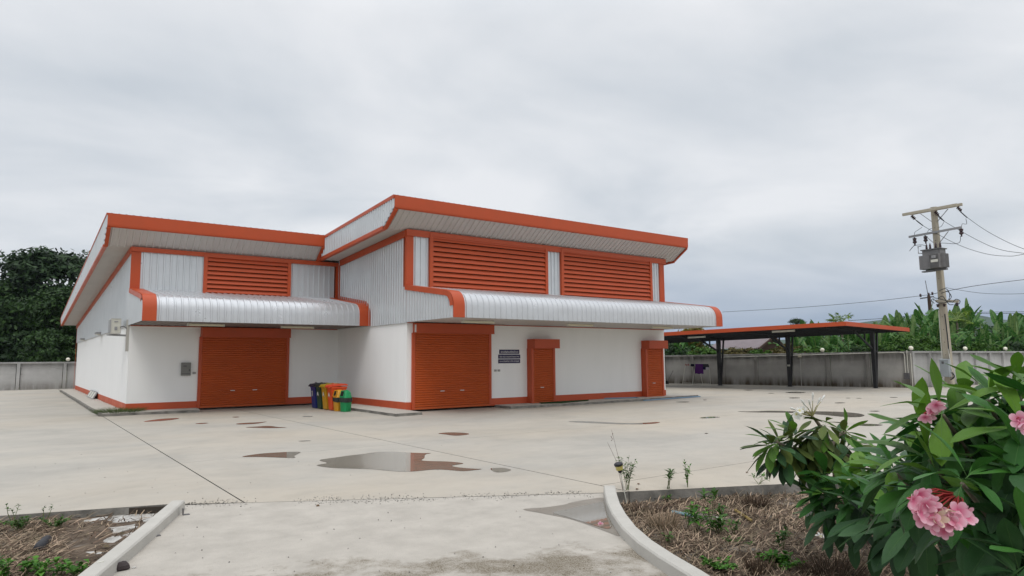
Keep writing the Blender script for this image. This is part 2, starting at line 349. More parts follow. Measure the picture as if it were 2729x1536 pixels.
def bed(poly, x0, x1, y0, y1, h=0.14):
    b = MB(); idx = {}
    nx, ny = int((x1-x0)/h), int((y1-y0)/h)
    def vid(i, j):
        if (i, j) not in idx:
            x, y = x0+i*h, y0+j*h; idx[(i, j)] = len(b.v); b.v.append((x, y, soil_z(x, y)))
        return idx[(i, j)]
    for i in range(nx):
        for j in range(ny):
            if inside(x0+(i+.5)*h, y0+(j+.5)*h, poly): b.f.append((vid(i,j), vid(i+1,j), vid(i+1,j+1), vid(i,j+1)))
    return structure(b, 'planting_bed', SOIL, True)
bed(BED_R, -1.4, 11, -32.5, -23.3)
bed(BED_L, -10, -1.6, -31, -17)

# apron slabs round the building, with their broken edges
def apron(poly, n_=0):
    p = []
    for i in range(len(poly)):
        a, b = poly[i], poly[(i+1) % len(poly)]; k = max(1, int(math.dist(a, b)/.35))
        for q in range(k):
            t_ = q/k; p.append((a[0]+(b[0]-a[0])*t_, a[1]+(b[1]-a[1])*t_))
    p2 = [(x+rnd.uniform(-.018,.018), y+rnd.uniform(-.018,.018)) for x, y in p]
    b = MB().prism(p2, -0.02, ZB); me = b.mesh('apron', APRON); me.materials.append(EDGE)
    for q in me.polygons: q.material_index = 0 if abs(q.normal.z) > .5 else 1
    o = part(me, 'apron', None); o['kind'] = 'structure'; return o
apron([(-0.92,-1.22),(2.45,-1.35),(2.60,-0.02),(-0.02,-0.02),(-0.02,28.6),(-0.92,27.0)])
apron([(7.48,-8.66),(8.62,-8.55),(8.72,-7.1),(8.72,-2.2),(7.55,-2.6)])
apron([(12.8,-8.35),(16.5,-8.45),(20.5,-8.3),(25.05,-8.0),(25.0,-6.2),(23.7,-6.2),(23.7,-7.06),(12.9,-7.06)])
# a darker rim of kerb round the side apron
b = MB()
for i in range(14):
    y = -1.1+i*2.0; b.box(-1.0+rnd.uniform(-.01,.01), -0.90, y, y+1.985, -.01, 0.112+rnd.uniform(-.006,.006))
structure(b, 'apron_kerb', EDGE)

# ================================================================== WAREHOUSE
WH = thing('warehouse', 'white and orange warehouse with two louvred metal blocks and orange roller shutters', 'warehouse', (8, 0, 0))
def wbox(name, material, *a): return part(MB().box(*a), name, material, WH)
def ribs(name, material, P, ua, ub, rows, pitch=0.25, h=0.040, n_rib=3, parent=WH, seg=None):
    """corrugated sheeting in single sheets; P(u, v, h) -> point, rows: list of functions of u giving v"""
    w = pitch*n_rib; u = ua; out = []
    while u < ub-1e-4:
        e_ = min(u+w, ub); prof = [(u, 0)]
        k = 0
        while True:
            c = u+pitch*(k+.5)
            if c-.055 >= e_: break
            for du, hh in ((-.048,0),(-.030,h),(.018,h),(.036,0)):
                if c+du < e_: prof.append((c+du, hh))
            k += 1
        prof.append((e_, prof[-1][1] if prof[-1][0] > e_-.03 else 0))
        b = MB(); n = len(prof)
        for r_ in rows:
            for (uu, hh) in prof: b.v.append(tuple(P(uu, r_(uu) if callable(r_) else r_, hh)))
        for k in range(len(rows)-1):
            for i in range(n-1): b.f.append((k*n+i, k*n+i+1, (k+1)*n+i+1, (k+1)*n+i))
        out.append(part(b, name, material, parent)); u = e_
    return out
# roof lines
def zt_L(y): return 7.808-0.0785*(y+0.83)
def zl_L(y): return 6.65-0.0648*y
def zt_R(y): return 8.278-0.0668*(y+8.0)
def zl_R(y): return 7.17-0.058*(y+7.05)
O, W1O, W2O = 1.04, 7.695, 24.637

# masonry walls (butted, 0.2 thick)
wbox('wall', WHITE, 0, 0.2, 0, LB, ZB, ZW)
wbox('wall', WHITE, 0.2, W1, 0.0, 0.2, ZB, ZW)
wbox('wall', WHITE, W1, W1+0.2, YR, 0.2, ZB, ZW)
wbox('wall', WHITE, W1+0.2, W2, YR, YR+0.2, ZB, ZW)
wbox('wall', WHITE, W2-0.2, W2, YR+0.2, LB, ZB, ZW)
wbox('wall', WHITE, 0.2, W2-0.2, LB-0.2, LB, ZB, ZW)
# orange baseboard strips
HB = 0.276; t_ = 0.012
def base(x0, x1, y0, y1): part(MB().box(x0, x1, y0, y1, ZB-0.03, ZB+HB), 'baseboard', ORANGE_B, WH)
base(-t_, -.0005, -t_, LB); base(0, 2.6, -t_, -.0005); base(6.42, W1-t_, -t_, -.0005)
base(W1-t_, W1-.0005, YR-t_, -t_); base(W1, 8.94, YR-t_, -.0005+YR); base(12.72, 14.64, YR-t_, YR-.0005)
base(16.0, 21.85, YR-t_, YR-.0005); base(23.15, W2+t_, YR-t_, YR-.0005)
# thin orange strip where white wall meets the canopies
wbox('top_strip', ORANGE, 0.02, W1-.02, -.022, -.001, 3.462, 3.492)
wbox('top_strip', ORANGE, W1+.02, W2, YR-.022, YR-.001, 3.462, 3.492)

# upper cladding: side wall of the left block, its front, the inner side wall, the right front
ribs('wall_sheet', SILVER, lambda u, v, h: (-.045-h, u, v), 0.0, LB, [3.47, lambda u: zl_L(u)-.02], 0.25)
ribs('wall_sheet', SILVER, lambda u, v, h: (u, -.045-h, v), 0.27, 2.64, [4.90, 6.50], 0.25)
ribs('wall_sheet', SILVER, lambda u, v, h: (u, -.045-h, v), 6.36, W1-.06, [4.90, 6.50], 0.25)
ribs('wall_sheet', SILVER, lambda u, v, h: (W1-.045-h, u, v), YR, -.05, [3.47, lambda u: zl_R(u)-.02], 0.22)
ribs('wall_sheet', SILVER, lambda u, v, h: (u, YR-.045-h, v), 8.95, 9.66, [4.86, 6.95], 0.25)
ribs('wall_sheet', SILVER, lambda u, v, h: (u, YR-.045-h, v), 15.78, 16.58, [4.86, 6.95], 0.20, n_rib=4)
ribs('wall_sheet', SILVER, lambda u, v, h: (u, YR-.045-h, v), 22.69, 23.32, [4.86, 6.95], 0.20)
ribs('wall_sheet', SILVER, lambda u, v, h: (W2+.02+h, u, v), YR, LB, [3.47, lambda u: zl_R(u)-.02 if u < 0 else zl_L(u)-.02], 1.0, n_rib=4)
# dark lining behind the cladding closes the gaps
part(MB().box(-.02, .02, 0, LB-.1, ZW+.003, 4.7).add([(0,.0,4.69),(0,LB-.1,4.69),(0,LB-.1,zl_L(LB)-.05),(0,0,zl_L(0)-.06)], [(0,1,2,3)])
     .add([(0,.0,ZW),(W1,.0,ZW),(W1,0,6.5),(0,0,6.5)], [(0,1,2,3)]).add([(W1,0,ZW),(W1,YR,ZW),(W1,YR,7.0),(W1,0,6.5)], [(0,1,2,3)])
     .add([(W1,YR,ZW),(W2,YR,ZW),(W2,YR,7.05),(W1,YR,7.05)], [(0,1,2,3)]), 'wall_lining', DARKJ, WH)
# orange trims: corner strips, beams under the soffits, raking beams
wbox('corner_trim', ORANGE, -.085, .27, -.095, -.046, 4.93, 6.48)
wbox('corner_trim', ORANGE, W1-.08, W1-.046, -.34, -.05, 4.80, 6.55)
wbox('corner_trim', ORANGE, W1-.28, W1-.085, -.085, -.046, 4.93, 6.48)
wbox('corner_trim', ORANGE, W1-.085, W1+.225, YR-.095, YR-.046, 4.90, 6.93)
wbox('corner_trim', ORANGE, W1-.085, W1-.046, YR-.046, YR+.17, 4.90, 6.95)
wbox('corner_trim', ORANGE, 23.32, W2+.05, YR-.095, YR-.046, 4.90, 6.93)
wbox('beam', ORANGE, -.10, W1-.088, -.15, -.046, 6.482, 6.665)
wbox('beam', ORANGE, W1-.10, W2+.16, YR-.15, YR-.046, 6.93, 7.185)
def rake(x0, x1, y0, y1, f, h0, h1, name='rake_beam', material=ORANGE):
    b = MB(); b.loft([[(x0,y,f(y)-h0),(x1,y,f(y)-h0),(x1,y,f(y)-h1),(x0,y,f(y)-h1)] for y in (y0, y1)]); return part(b, name, material, WH)
rake(-.14, -.075, -.10, LB+.1, zl_L, 0.02, 0.26)
rake(W1-.14, W1-.076, YR-.05, -.36, zl_R, 0.02, 0.29)
# rear corner strip of the left block
wbox('corner_trim', ORANGE, -.09, -.074, LB-.06, LB+.06, ZB, 4.66)

# louvres: frame and single blades
def louvre(x0, x1, z0, z1, y, n, parent=WH):
    fw = 0.15
    fr = part(MB().box(x0, x0+fw, y-.13, y, z0, z1).box(x1-fw, x1, y-.13, y, z0, z1).box(x0+fw, x1-fw, y-.128, y, z1-fw, z1)
              .box(x0+fw, x1-fw, y-.128, y, z0, z0+.05), 'louvre', ORANGE, parent)
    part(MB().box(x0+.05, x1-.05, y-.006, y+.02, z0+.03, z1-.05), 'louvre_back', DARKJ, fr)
    st = (z1-fw-z0-.05)/n
    bm = MB()
    X0, X1 = x0+fw-.002, x1-fw+.002
    bm.loft([[(x, y-.030, st*1.02), (x, y-.045, st*1.03), (x, y-.116, st*.24), (x, y-.124, st*.20), (x, y-.124, st*.13), (x, y-.112, st*.13), (x, y-.105, st*.20)] for x in (X0, X1)])
    me = bm.mesh('blade', ORANGE)
    for k in range(n):
        o = bpy.data.objects.new('blade', me); link(o, fr); o.location = (0, 0, z0+.05+k*st)
    return fr
louvre(2.64, 6.36, 4.88, 6.62, -.047, 8)
louvre(9.66, 15.78, 4.90, 7.15, YR-.047, 10)
louvre(16.58, 22.69, 4.88, 7.12, YR-.047, 10)

# roof sheets, eaves fascia, soffits, verge bands
ribs('roof_sheet', SILVER2, lambda u, v, h: (u, v, zt_L(v)-.02+h), -O+.02, W1O, [-.82, 30.2], 0.25, n_rib=12)
ribs('roof_sheet', SILVER2, lambda u, v, h: (u, v, (zt_R(v) if v < -.8 else zt_L(v))-.02+h), W1O+.02, W2O-.02, [-7.98, -.85, 30.2], 0.25, n_rib=12)
def fascia(x0, x1, yf, yw, zt, zf, zk):
    """front fascia: cap, upright face, the lip under it; the sloping end pieces run down to the kink at the wall line"""
    b = MB()
    b.loft([[(x, yf, zt), (x, yf, zf+.10), (x, yf+.008, zf+.03), (x, yf+.06, zf-.015), (x, yf+.10, zf+.01), (x, yf+.05, zf+.06), (x, yf+.03, zf+.1), (x, yf+.03, zt-.03), (x, yf+.25, zt-.045), (x, yf+.25, zt-.02)] for x in (x0, x1)])
    return part(b, 'fascia', ORANGE, WH)
fascia(-O, W1O-.012, -.832, 0, 7.808, 7.275, 6.664)
fascia(W1O, W2O, -8.002, YR, 8.278, 7.765, 7.17)
def endpiece(x0, x1, yf, zf, yk, zk):
    d = Vector((0, yk-yf-.06, zk-zf)); n = Vector((0, -d.z, d.y)).normalized()
    a, c = Vector((0, yf+.055, zf-.01)), Vector((0, yk, zk)); b = MB()
    b.loft([[(x0, p.y, p.z), (x1, p.y, p.z), (x1, p.y+n.y*.05*s_, p.z+n.z*.05*s_), (x0, p.y+n.y*.05*s_, p.z+n.z*.05*s_)] for p, s_ in ((a, -1), (c, -1))])
    return part(b, 'eaves_trim', ORANGE, WH)
endpiece(-O-.004, -O+.13, -.832, 7.275, .03, 6.63)
endpiece(W1O-.16, W1O-.016, -.832, 7.275, .0, 6.66)
endpiece(W1O-.004, W1O+.15, -8.002, 7.765, YR+.03, 7.14)
endpiece(W2O-.10, W2O+.004, -8.002, 7.765, YR+.03, 7.14)
def front_soffit(x0, x1, yf, zf, yw, zw, pitch, n_rib):
    dv_ = Vector((0, yw-yf, zw-zf)); nn = Vector((0, dv_.z, -dv_.y)).normalized()
    if nn.z > 0: nn = -nn
    ribs('soffit_sheet', SOFFIT, lambda u, v, h: (u, yf+dv_.y*v+nn.y*h*.8, zf+dv_.z*v+nn.z*h*.8), x0, x1, [0.0, 1.0], pitch, 0.042, n_rib)
front_soffit(-O+.1, W1O-.13, -.76, 7.285, .0, 6.668, 0.25, 3)
front_soffit(W1O+.12, W2O-.08, -7.93, 7.775, YR, 7.178, 0.25, 4)
# side soffits (ribs run across, so they read as fine lines)
ribs('soffit_sheet', SOFFIT, lambda u, v, h: (v, u, zl_L(u)+.015-h*.8), 0.0, 29.0, [-O+.02, -.05], 0.25, 0.026, 8)
ribs('soffit_sheet', SOFFIT, lambda u, v, h: (v, u, zl_R(u)+.015-h*.8), YR, -.02, [W1O+.02, W1-.05], 0.20, 0.036, 5)
ribs('soffit_sheet', SOFFIT, lambda u, v, h: (v, u, zl_R(u)+.012-h*.8), YR, 10, [W2+.05, W2O-.02], 0.25, 0.022, 8)
# verge bands: upright sheets with an orange cap and an orange bottom trim
def ylow_L(y): return 7.30+(6.664-7.30)*(y+.79)/.80 if y < 0.0 else zl_L(y)
def ylow_R(y): return 7.78+(7.17-7.78)*(y+7.96)/.92 if y < -7.04 else zl_R(y)
ribs('verge_sheet', SILVER, lambda u, v, h: (-O-h*.7, u, v), -.80, 29.8, [lambda u: ylow_L(u)+.01 if u < 29 else 4.77+(u-29)*.6, lambda u: zt_L(u)-.05], 0.25)
ribs('verge_sheet', SILVER, lambda u, v, h: (W1O-h, u, v), -7.97, -.02, [lambda u: ylow_R(u)+.01, lambda u: zt_R(u)-.10], 0.20, n_rib=4)
rake(-O-.045, -O+.10, -.80, 30.6, zt_L, -.012, 0.055, 'verge_cap')
rake(-O-.035, -O+.10, .03, 29.0, zl_L, -.045, 0.055, 'verge_trim')
rake(W1O-.05, W1O+.10, -7.97, -.86, zt_R, -.012, 0.125, 'verge_cap')
rake(W1O-.045, W1O+.12, YR+.02, -.02, zl_R, -.06, 0.085, 'verge_trim')
ribs('verge_sheet', SILVER, lambda u, v, h: (W2O+h, u, v), -7.97, 29.8, [lambda u: ylow_R(u)+.01 if u < 0 else zl_L(u), lambda u: (zt_R(u) if u < -.8 else zt_L(u))-.05], 0.5, n_rib=6)
rake(W2O-.10, W2O+.05, -7.97, -.86, zt_R, -.012, 0.125, 'verge_cap')
rake(W2O-.10, W2O+.05, -.86, 30.4, zt_L, -.012, 0.125, 'verge_cap')
rake(W2O-.12, W2O+.045, YR+.02, -.02, zl_R, -.06, 0.085, 'verge_trim')
wbox('fascia', ORANGE, -O+.10, W2O-.10, 30.35, 30.42, zt_L(30.4)-.5, zt_L(30.4)-.03)
# closing pieces: rear eaves of the left block
b = MB(); b.loft([[(x, 30.6, zt_L(30.6)-.0), (x, 30.6, zt_L(30.6)-.15), (x, 29.0, zl_L(29)-.05), (x, 29.05, zl_L(29)+.02), (x, 30.5, zt_L(30.5)-.06)] for x in (-O-.03, -O+.1)]); part(b, 'eaves_trim', ORANGE, WH)
part(MB().add([(-O+.03,-.78,7.28),(W2O-.1,-.78,7.28),(W2O-.1,-.78,7.75),(-O+.03,-.78,7.75)], [(0,1,2,3)]), 'fascia_back', DARKJ, WH)

# canopies
SOFFIT_SHADE = mat('canopy_soffit_shaded', (0.20, 0.165, 0.15), 0.6, 0.3, (0.15, 0.12, 0.11), 1.5, metal=.1)  # soffit sheet darkened: the shade under the left canopy is in its colour
def canopy(x0, x1, y0, zr, end_left, end_right, sofm=None):
    pts = [(-.0, zr), (-1.6, zr-.245), (-3.05, zr-.465)]
    cyy, czz, rr = -3.05, zr-.465-.55, .55
    for k in range(1, 7):
        a = R(82-k*82/6+8*(1-k/6)); a = R(90-8-(82)*k/6)
        pts.append((cyy-rr*math.cos(a)-.0, czz+rr*math.sin(a)))
    pts.append((-3.6, 3.495))
    P0 = [Vector((0, y0+p[0], p[1])) for p in pts]; NN = []
    for i in range(len(P0)):
        d = P0[min(i+1,len(P0)-1)]-P0[max(i-1,0)]; NN.append(Vector((0, d.z, -d.y)).normalized())
    NN = [n if n.z > 0 or n.y < 0 else -n for n in NN]
    cano = part(MB().loft([[p+Vector((x,0,0))-n*.06 for x in (x0+.03, x1-.03)]+[p+Vector((x,0,0))-n*.03 for x in (x1-.03, x0+.03)] for p, n in zip(P0, NN)]), 'canopy', DARKJ, WH)
    xa, xb = x0+(.40 if end_left else 0), x1-(.42 if end_right else 0)
    for o in ribs('canopy_sheet', SILVER2, lambda u, v, h: P0[v]+NN[v]*h+Vector((u,0,0)), xa, xb, list(range(len(P0))), 0.25, 0.03, 3, cano): smooth_angle(o, 25)
    # soffit: flat corrugated sheets under it
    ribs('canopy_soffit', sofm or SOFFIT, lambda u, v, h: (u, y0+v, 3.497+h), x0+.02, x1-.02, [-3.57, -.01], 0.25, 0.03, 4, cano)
    for (s, e0, e1) in ((end_left, x0-.055, x0+.41), (end_right, x1-.43, x1+.02)):
        if not s: continue
        b = MB(); b.loft([[P0[i]+Vector((e0,0,0))+NN[i]*.045, P0[i]+Vector((e1,0,0))+NN[i]*.045, P0[i]+Vector((e1,0,0))-NN[i]*.0, P0[i]+Vector((e0,0,0))-NN[i]*.0] for i in range(len(P0))])
        smooth_angle(part(b, 'canopy_trim', ORANGE, cano), 30)
    return cano, P0, NN
def side_flash(cano, x, P0, NN, n_last, w=.14):
    b = MB(); b.loft([[P0[i]+Vector((x-.012,0,0))+NN[i]*.043, P0[i]+Vector((x+.004,0,0))+NN[i]*.043, P0[i]+Vector((x+.004,0,0))-NN[i]*w, P0[i]+Vector((x-.012,0,0))-NN[i]*w] for i in range(n_last)])
    return smooth_angle(part(b, 'canopy_trim', ORANGE, cano), 30)
def prof_z(P0, y):
    for i in range(len(P0)-1):
        if P0[i+1].y <= y <= P0[i].y:
            t2 = (y-P0[i].y)/(P0[i+1].y-P0[i].y+1e-9); return P0[i].z+(P0[i+1].z-P0[i].z)*t2
    return P0[-1].z
ca, PA, NA = canopy(0, W1-.06, 0, 4.945, True, True, SOFFIT_SHADE)
ribs('canopy_side', SILVER, lambda u, v, h: (-.045-h, u, v), -3.585, 0, [3.49, lambda u: prof_z(PA, u)-.01], 0.25, parent=ca)
side_flash(ca, -.085, PA, NA, 6)
cb, PB, NB = canopy(W1, W2+.02, YR, 4.925, True, True)
ribs('canopy_side', SILVER, lambda u, v, h: (W1-.045-h, u, v), YR-3.585, YR, [3.49, lambda u: prof_z(PB, u)-.01], 0.22, parent=cb)
side_flash(cb, W1-.088, PB, NB, 9, .15)
ribs('canopy_side', SILVER, lambda u, v, h: (W2+.02+h, u, v), YR-3.585, YR, [3.49, lambda u: prof_z(PB, u)-.01], 0.22, parent=cb)
# the raised flashing where the left canopy meets the inner side wall
b = MB(); b.loft([[PA[i]+Vector((W1-.078,0,0))+NA[i]*.16, PA[i]+Vector((W1-.06,0,0))+NA[i]*.16, PA[i]+Vector((W1-.06,0,0))-NA[i]*.02, PA[i]+Vector((W1-.078,0,0))-NA[i]*.02] for i in range(len(PA))]); smooth_angle(part(b, 'canopy_trim', ORANGE, ca), 30)

# roller shutters: curtain, guide rails, hood, handles
def shutter(x0, x1, yw, zt, prot, hx0, hx1, hz0, hz1, hprot, handles, deep):
    root = part(MB().box(hx0, hx1, yw-hprot, yw-.002, hz0, hz1), 'roller_shutter', ORANGE, WH)
    part(MB().box(x0, x0+.12, yw-prot, yw-.001, ZB-.02, hz0-.001), 'guide_rail', ORANGE, root); part(MB().box(x1-.12, x1, yw-prot, yw-.001, ZB-.02, hz0-.001), 'guide_rail', ORANGE, root)
    yc = yw-prot+.035; b = MB(); z = ZB-.015; k = 0; rows = []
    while z < hz0-.02:
        rows += [(z, 0), (z+.014, -.020), (z+.046, -.024), (z+.064, 0), (z+.072, .014), (z+.080, .014)]; z += .092
    rows.append((hz0, 0))
    for zz_, dy in rows:
        b.v += [(x0+.12, yc+dy, zz_), (x1-.12, yc+dy, zz_)]
    for i in range(len(rows)-1): b.f.append((2*i, 2*i+1, 2*i+3, 2*i+2))
    cu = part(b, 'curtain', SHUTTER, root)
    part(MB().box(x0+.122, x1-.122, yc-.03, yc+.01, ZB-.018, ZB+.06), 'bottom_rail', SHUTTER, cu)
    part(MB().box(hx0-.006, hx1+.006, yw-hprot-.006, yw-hprot+.02, hz0-.006, hz0+.02), 'hood_lip', ORANGE, root)
    for hx in handles:
        part(MB().box(hx-.09, hx+.09, yc-.05, yc-.015, .755, .785).box(hx-.09, hx-.07, yc-.02, yc, .755, .785).box(hx+.07, hx+.09, yc-.02, yc, .755, .785), 'handle', STEELW, cu)
    return root
s1 = shutter(2.60, 6.40, 0, 3.0, .09, 2.64, 6.36, 3.06, 3.455, .36, (4.0, 4.93), False)
s2 = shutter(8.94, 12.68, YR, 3.0, .10, 9.00, 12.66, 3.08, 3.46, .36, (10.29, 11.22), False)
s3 = shutter(14.64, 15.98, YR, 2.4, .34, 14.66, 16.08, 2.49, 2.89, .56, (15.22,), True)
s4 = shutter(21.86, 23.16, YR, 2.4, .34, 21.90, 23.27, 2.50, 2.90, .56, (22.4,), True)
part(MB().box(8.985, 9.01, YR-.30, YR-.18, 3.10, 3.40).box(8.97, 8.985, YR-.28, YR-.22, 3.12, 3.36), 'end_bracket', STEELW, s2)

# ================================================================== BOUNDARY WALLS
def fence(label, pts, tops, step, material, face, gd=.02):
    """pts: ground line; face = side the posts stand proud of (towards the yard)"""
    A, B = Vector((*pts[0], 0)), Vector((*pts[1], 0)); d = (B-A); ln = d.length; d.normalize(); nrm = Vector((-d.y, d.x, 0))*face
    root = thing('boundary_wall', label, 'wall', A)
    zt = lambda s: tops[0]+(tops[1]-tops[0])*s/ln
    n = max(1, round(ln/step)); st = ln/n
    for i in range(n+1):
        s = i*st; c = A+d*s+nrm*.075
        part(MB().obox((c.x, c.y, (zt(s)-.11)/2-.02), d, nrm, (0,0,1), .11, .105, (zt(s)-.11)/2+.02), 'post', FPOST if material is FENCE else material, root)
    for i in range(n):
        s0, s1_ = i*st+.145, (i+1)*st-.145; b = MB(); h = zt(s0)-.11; rows = []; k = 5
        for q in range(k):
            z0, z1 = -.04+(h+.04)*q/k, -.04+(h+.04)*(q+1)/k; rows += [(z0, gd), (z0+.010, .030), (z1-.010, .030), (z1, gd)]
        off = rnd.uniform(-.008, .008)
        for z, o in rows:
            for s in (s0, s1_): p = A+d*s+nrm*(o-.0+off); b.v.append((p.x, p.y, z if s == s0 else z*(zt(s1_)-.11)/(zt(s0)-.11)))
        for r_ in range(len(rows)-1): b.f.append((2*r_, 2*r_+1, 2*r_+3, 2*r_+2))
        part(b, 'panel', material, root)
    b = MB(); b.loft([[A+d*s+nrm*o+Vector((0,0,zt(s)+z)) for o, z in ((-.12,-.12),(.17,-.12),(.17,-.01),(.15,0),(-.12,0))] for s in (-.1, ln+.1)])
    part(b, 'coping', material, root)
    return root
FC = (42.9, -10.65)
fence('long stained grey concrete wall behind the carport', [(32.2,33.1), FC], (2.06, 2.34), 2.55, FENCE, -1, .0285)
fence('pale concrete wall running behind the power pole', [FC, (77,-13.45)], (2.34, 2.30), 2.07, FENCE_L, -1)
fence('pale concrete panel wall left of the warehouse', [(-36,33.1), (32.1,33.1)], (2.10, 2.10), 3.0, FENCE_L, -1)
GL = MB(); GL.ball((0,0,.19), .14, 10); GLM = GL.mesh('globe', GLOBE, True)
GB = MB(); GB.lathe([(.055,0),(.055,.03),(.03,.05),(.03,.07),(.06,.08),(.05,.10)], n=10); GBM = GB.mesh('lamp_base', BLACK)
def globe(x, y, z, label):
    r_ = thing('wall_lamp', label, 'lamp', (x, y, z), 'globe lamps along the boundary walls', world=False)
    inst('globe', GLM, r_, Matrix()); inst('lamp_base', GBM, r_, Matrix())
globe(41.62, -5.45, 2.30, 'round globe lamp on the wall between the second and third carport posts')
globe(42.92, -10.68, 2.34, 'round globe lamp on the wall corner left of the power pole')
globe(49.87, -11.19, 2.325, 'round globe lamp on the wall just right of the power pole')
globe(55.79, -11.64, 2.32, 'rightmost globe lamp on the pale wall')
globe(-0.30, 33.1, 2.10, 'round globe lamp on the wall left of the warehouse')
# conduit on the wall top and down at the corner, with its switch box
cp_ = thing('conduit_pipe', 'pale conduit pipe running along the wall top and down the corner', 'pipe', (42.6,-10.4,0))
part(MB().tube([(39.55,1.4,2.06),(41.2,-4.7,2.16),(42.6,-10.05,2.27),(42.66,-10.33,2.23),(42.67,-10.36,2.1),(42.67,-10.36,.9)], .03), 'pipe', IVORY, cp_)
part(MB().tube([(42.68,-10.52,2.4),(42.68,-10.52,.9)], .03), 'pipe', IVORY, cp_)
part(MB().tube([(42.66,-10.75,2.2),(42.66,-10.75,.1)], .025), 'pipe', IVORY, cp_)
part(MB().box(42.58,42.70,-10.60,-10.28,.55,.95), 'switch_box', DGREY, cp_)
cp2 = thing('conduit_pipe', 'thin conduit with square box on the wall between carport posts', 'pipe', G(2154,1030))
q = Vector((40.93,-2.75,0))
part(MB().tube([(41.13,-4.05,2.05),(41.13,-4.05,0)], .018), 'pipe', PLATE, cp2); part(MB().box(41.03,41.15,-4.16,-3.94,2.0,2.2), 'junction_box', CREAM, cp2)

# ================================================================== CARPORT
CPT = thing('carport', 'long carport with thin orange roof edge on black steel posts', 'carport', (38, -4, 0))
fc, rc = Vector((34.27,-11.11,4.0)), Vector((41.93,-11.11,3.80))
dirL = Vector((-.238,.971,-.0225)); LEN = 17.5
fl, rl = fc+dirL*LEN, rc+dirL*LEN
def lerp(a, b, t): return a+(b-a)*t
def face_bar(a, b, inn, h=.24, t=.04):
    return MB().loft([[p+Vector((0,0,.0)), p+Vector((0,0,-h)), p+inn*t+Vector((0,0,-h)), p+inn*t] for p in (a, b)])
inn_f = (rc-fc).normalized(); inn_s = dirL.normalized()
part(face_bar(fc, fl, inn_f), 'roof_edge', ORANGE, CPT)
part(face_bar(fc+inn_f*.04, rc, inn_s), 'roof_edge', ORANGE, CPT)
part(face_bar(rc+inn_s*.04, rl, -inn_f), 'gutter_beam', BLACK, CPT)
fl_d, rl_d = fl, rl
DARKROOF = mat('dark_roof_underside', (0.011, 0.011, 0.012), 0.6, 0.2, (0.008, 0.008, 0.009), 2.0)
for i in range(18):                        # roof sheets, black underneath
    a, b_ = i/18, (i+1)/18-.0015
    P = lambda u, v, h: lerp(lerp(fc, fl, u), lerp(rc, rl, u), v)+Vector((0,0,-.06+h))
    bm_ = MB(); pr = []
    for k in range(5): 
        u0 = a+(b_-a)*k/5; w_ = (b_-a)/5
        pr += [(u0, 0), (u0+w_*.6, 0), (u0+w_*.7, .03), (u0+w_*.9, .03)]
    pr.append((b_, 0))
    for v in (.006, .994): bm_.v += [tuple(P(u, v, h)) for u, h in pr]
    n_ = len(pr); bm_.f += [(k, k+1, n_+k+1, n_+k) for k in range(n_-1)]
    part(bm_, 'roof_sheet', DARKROOF, CPT)
for i in range(6):
    t2 = (i+.4)/6; part(MB().bar(lerp(fc, rc, t2)+inn_s*.1+Vector((0,0,-.13)), lerp(fl, rl, t2)+Vector((0,0,-.13)), .06, .10), 'purlin', BLACK, CPT)
posts = [(G(1919,1028), 'p'), (G(2105.6,1031), 'p'), (G(2333.8,1035), 'p')]
pd = (Vector((40.9,-9.28,0))-Vector((37.94,.4,0))).normalized()
posts.append((Vector((37.94,.4,0))-pd*5.05, 'hidden'))
for (pb, _) in posts:
    pb = Vector((pb.x, pb.y, 0)); tt = (pb.y-fc.y)/(fl.y-fc.y)
    ztp = lerp(fc, fl, tt).z*.25+lerp(rc, rl, tt).z*.75-.20
    back = Vector((1,0,0))
    part(MB().loft([[pb+Vector((dx*w_, dy*w_, z)) for dx, dy in ((-1,-1),(1,-1),(1,1),(-1,1))] for z, w_ in ((-.02,.095),(ztp,.12))]), 'post', BLACK, CPT)
    part(MB().bar(pb+back*.13+Vector((0,0,.02)), pb+back*.62+Vector((0,0,ztp)), .095), 'strut', BLACK, CPT)
    part(MB().bar(pb+Vector((0,0,2.35)), pb+back*.46+Vector((0,0,2.35)), .07), 'tie', BLACK, CPT)
    fr = -back
    part(MB().bar(pb+Vector((0,0,2.45)), pb+fr*2.3+Vector((0,0,ztp+.02)), .10), 'brace', BLACK, CPT)
    part(MB().bar(pb+fr*1.0+Vector((0,0,2.85)), pb+fr*1.0+Vector((0,0,ztp+.02)), .08), 'hanger', BLACK, CPT)
    b0, b1 = pb+back*1.6+Vector((0,0,ztp+.03)), pb+fr*5.6+Vector((0,0,ztp+.19))
    part(MB().bar(b0, b1, .10, .16), 'rafter', BLACK, CPT)
    part(MB().obox(pb+Vector((0,0,.01)), (1,0,0), (0,1,0), (0,0,1), .17, .17, .012), 'base_plate', DGREY, CPT)
part(MB().obox(Vector((39.45,-4.23,1.45))+Vector((-.12,-.03,0)), (0,1,0), (1,0,0), (0,0,1), .09, .03, .06), 'junction_box', IVORY, CPT)

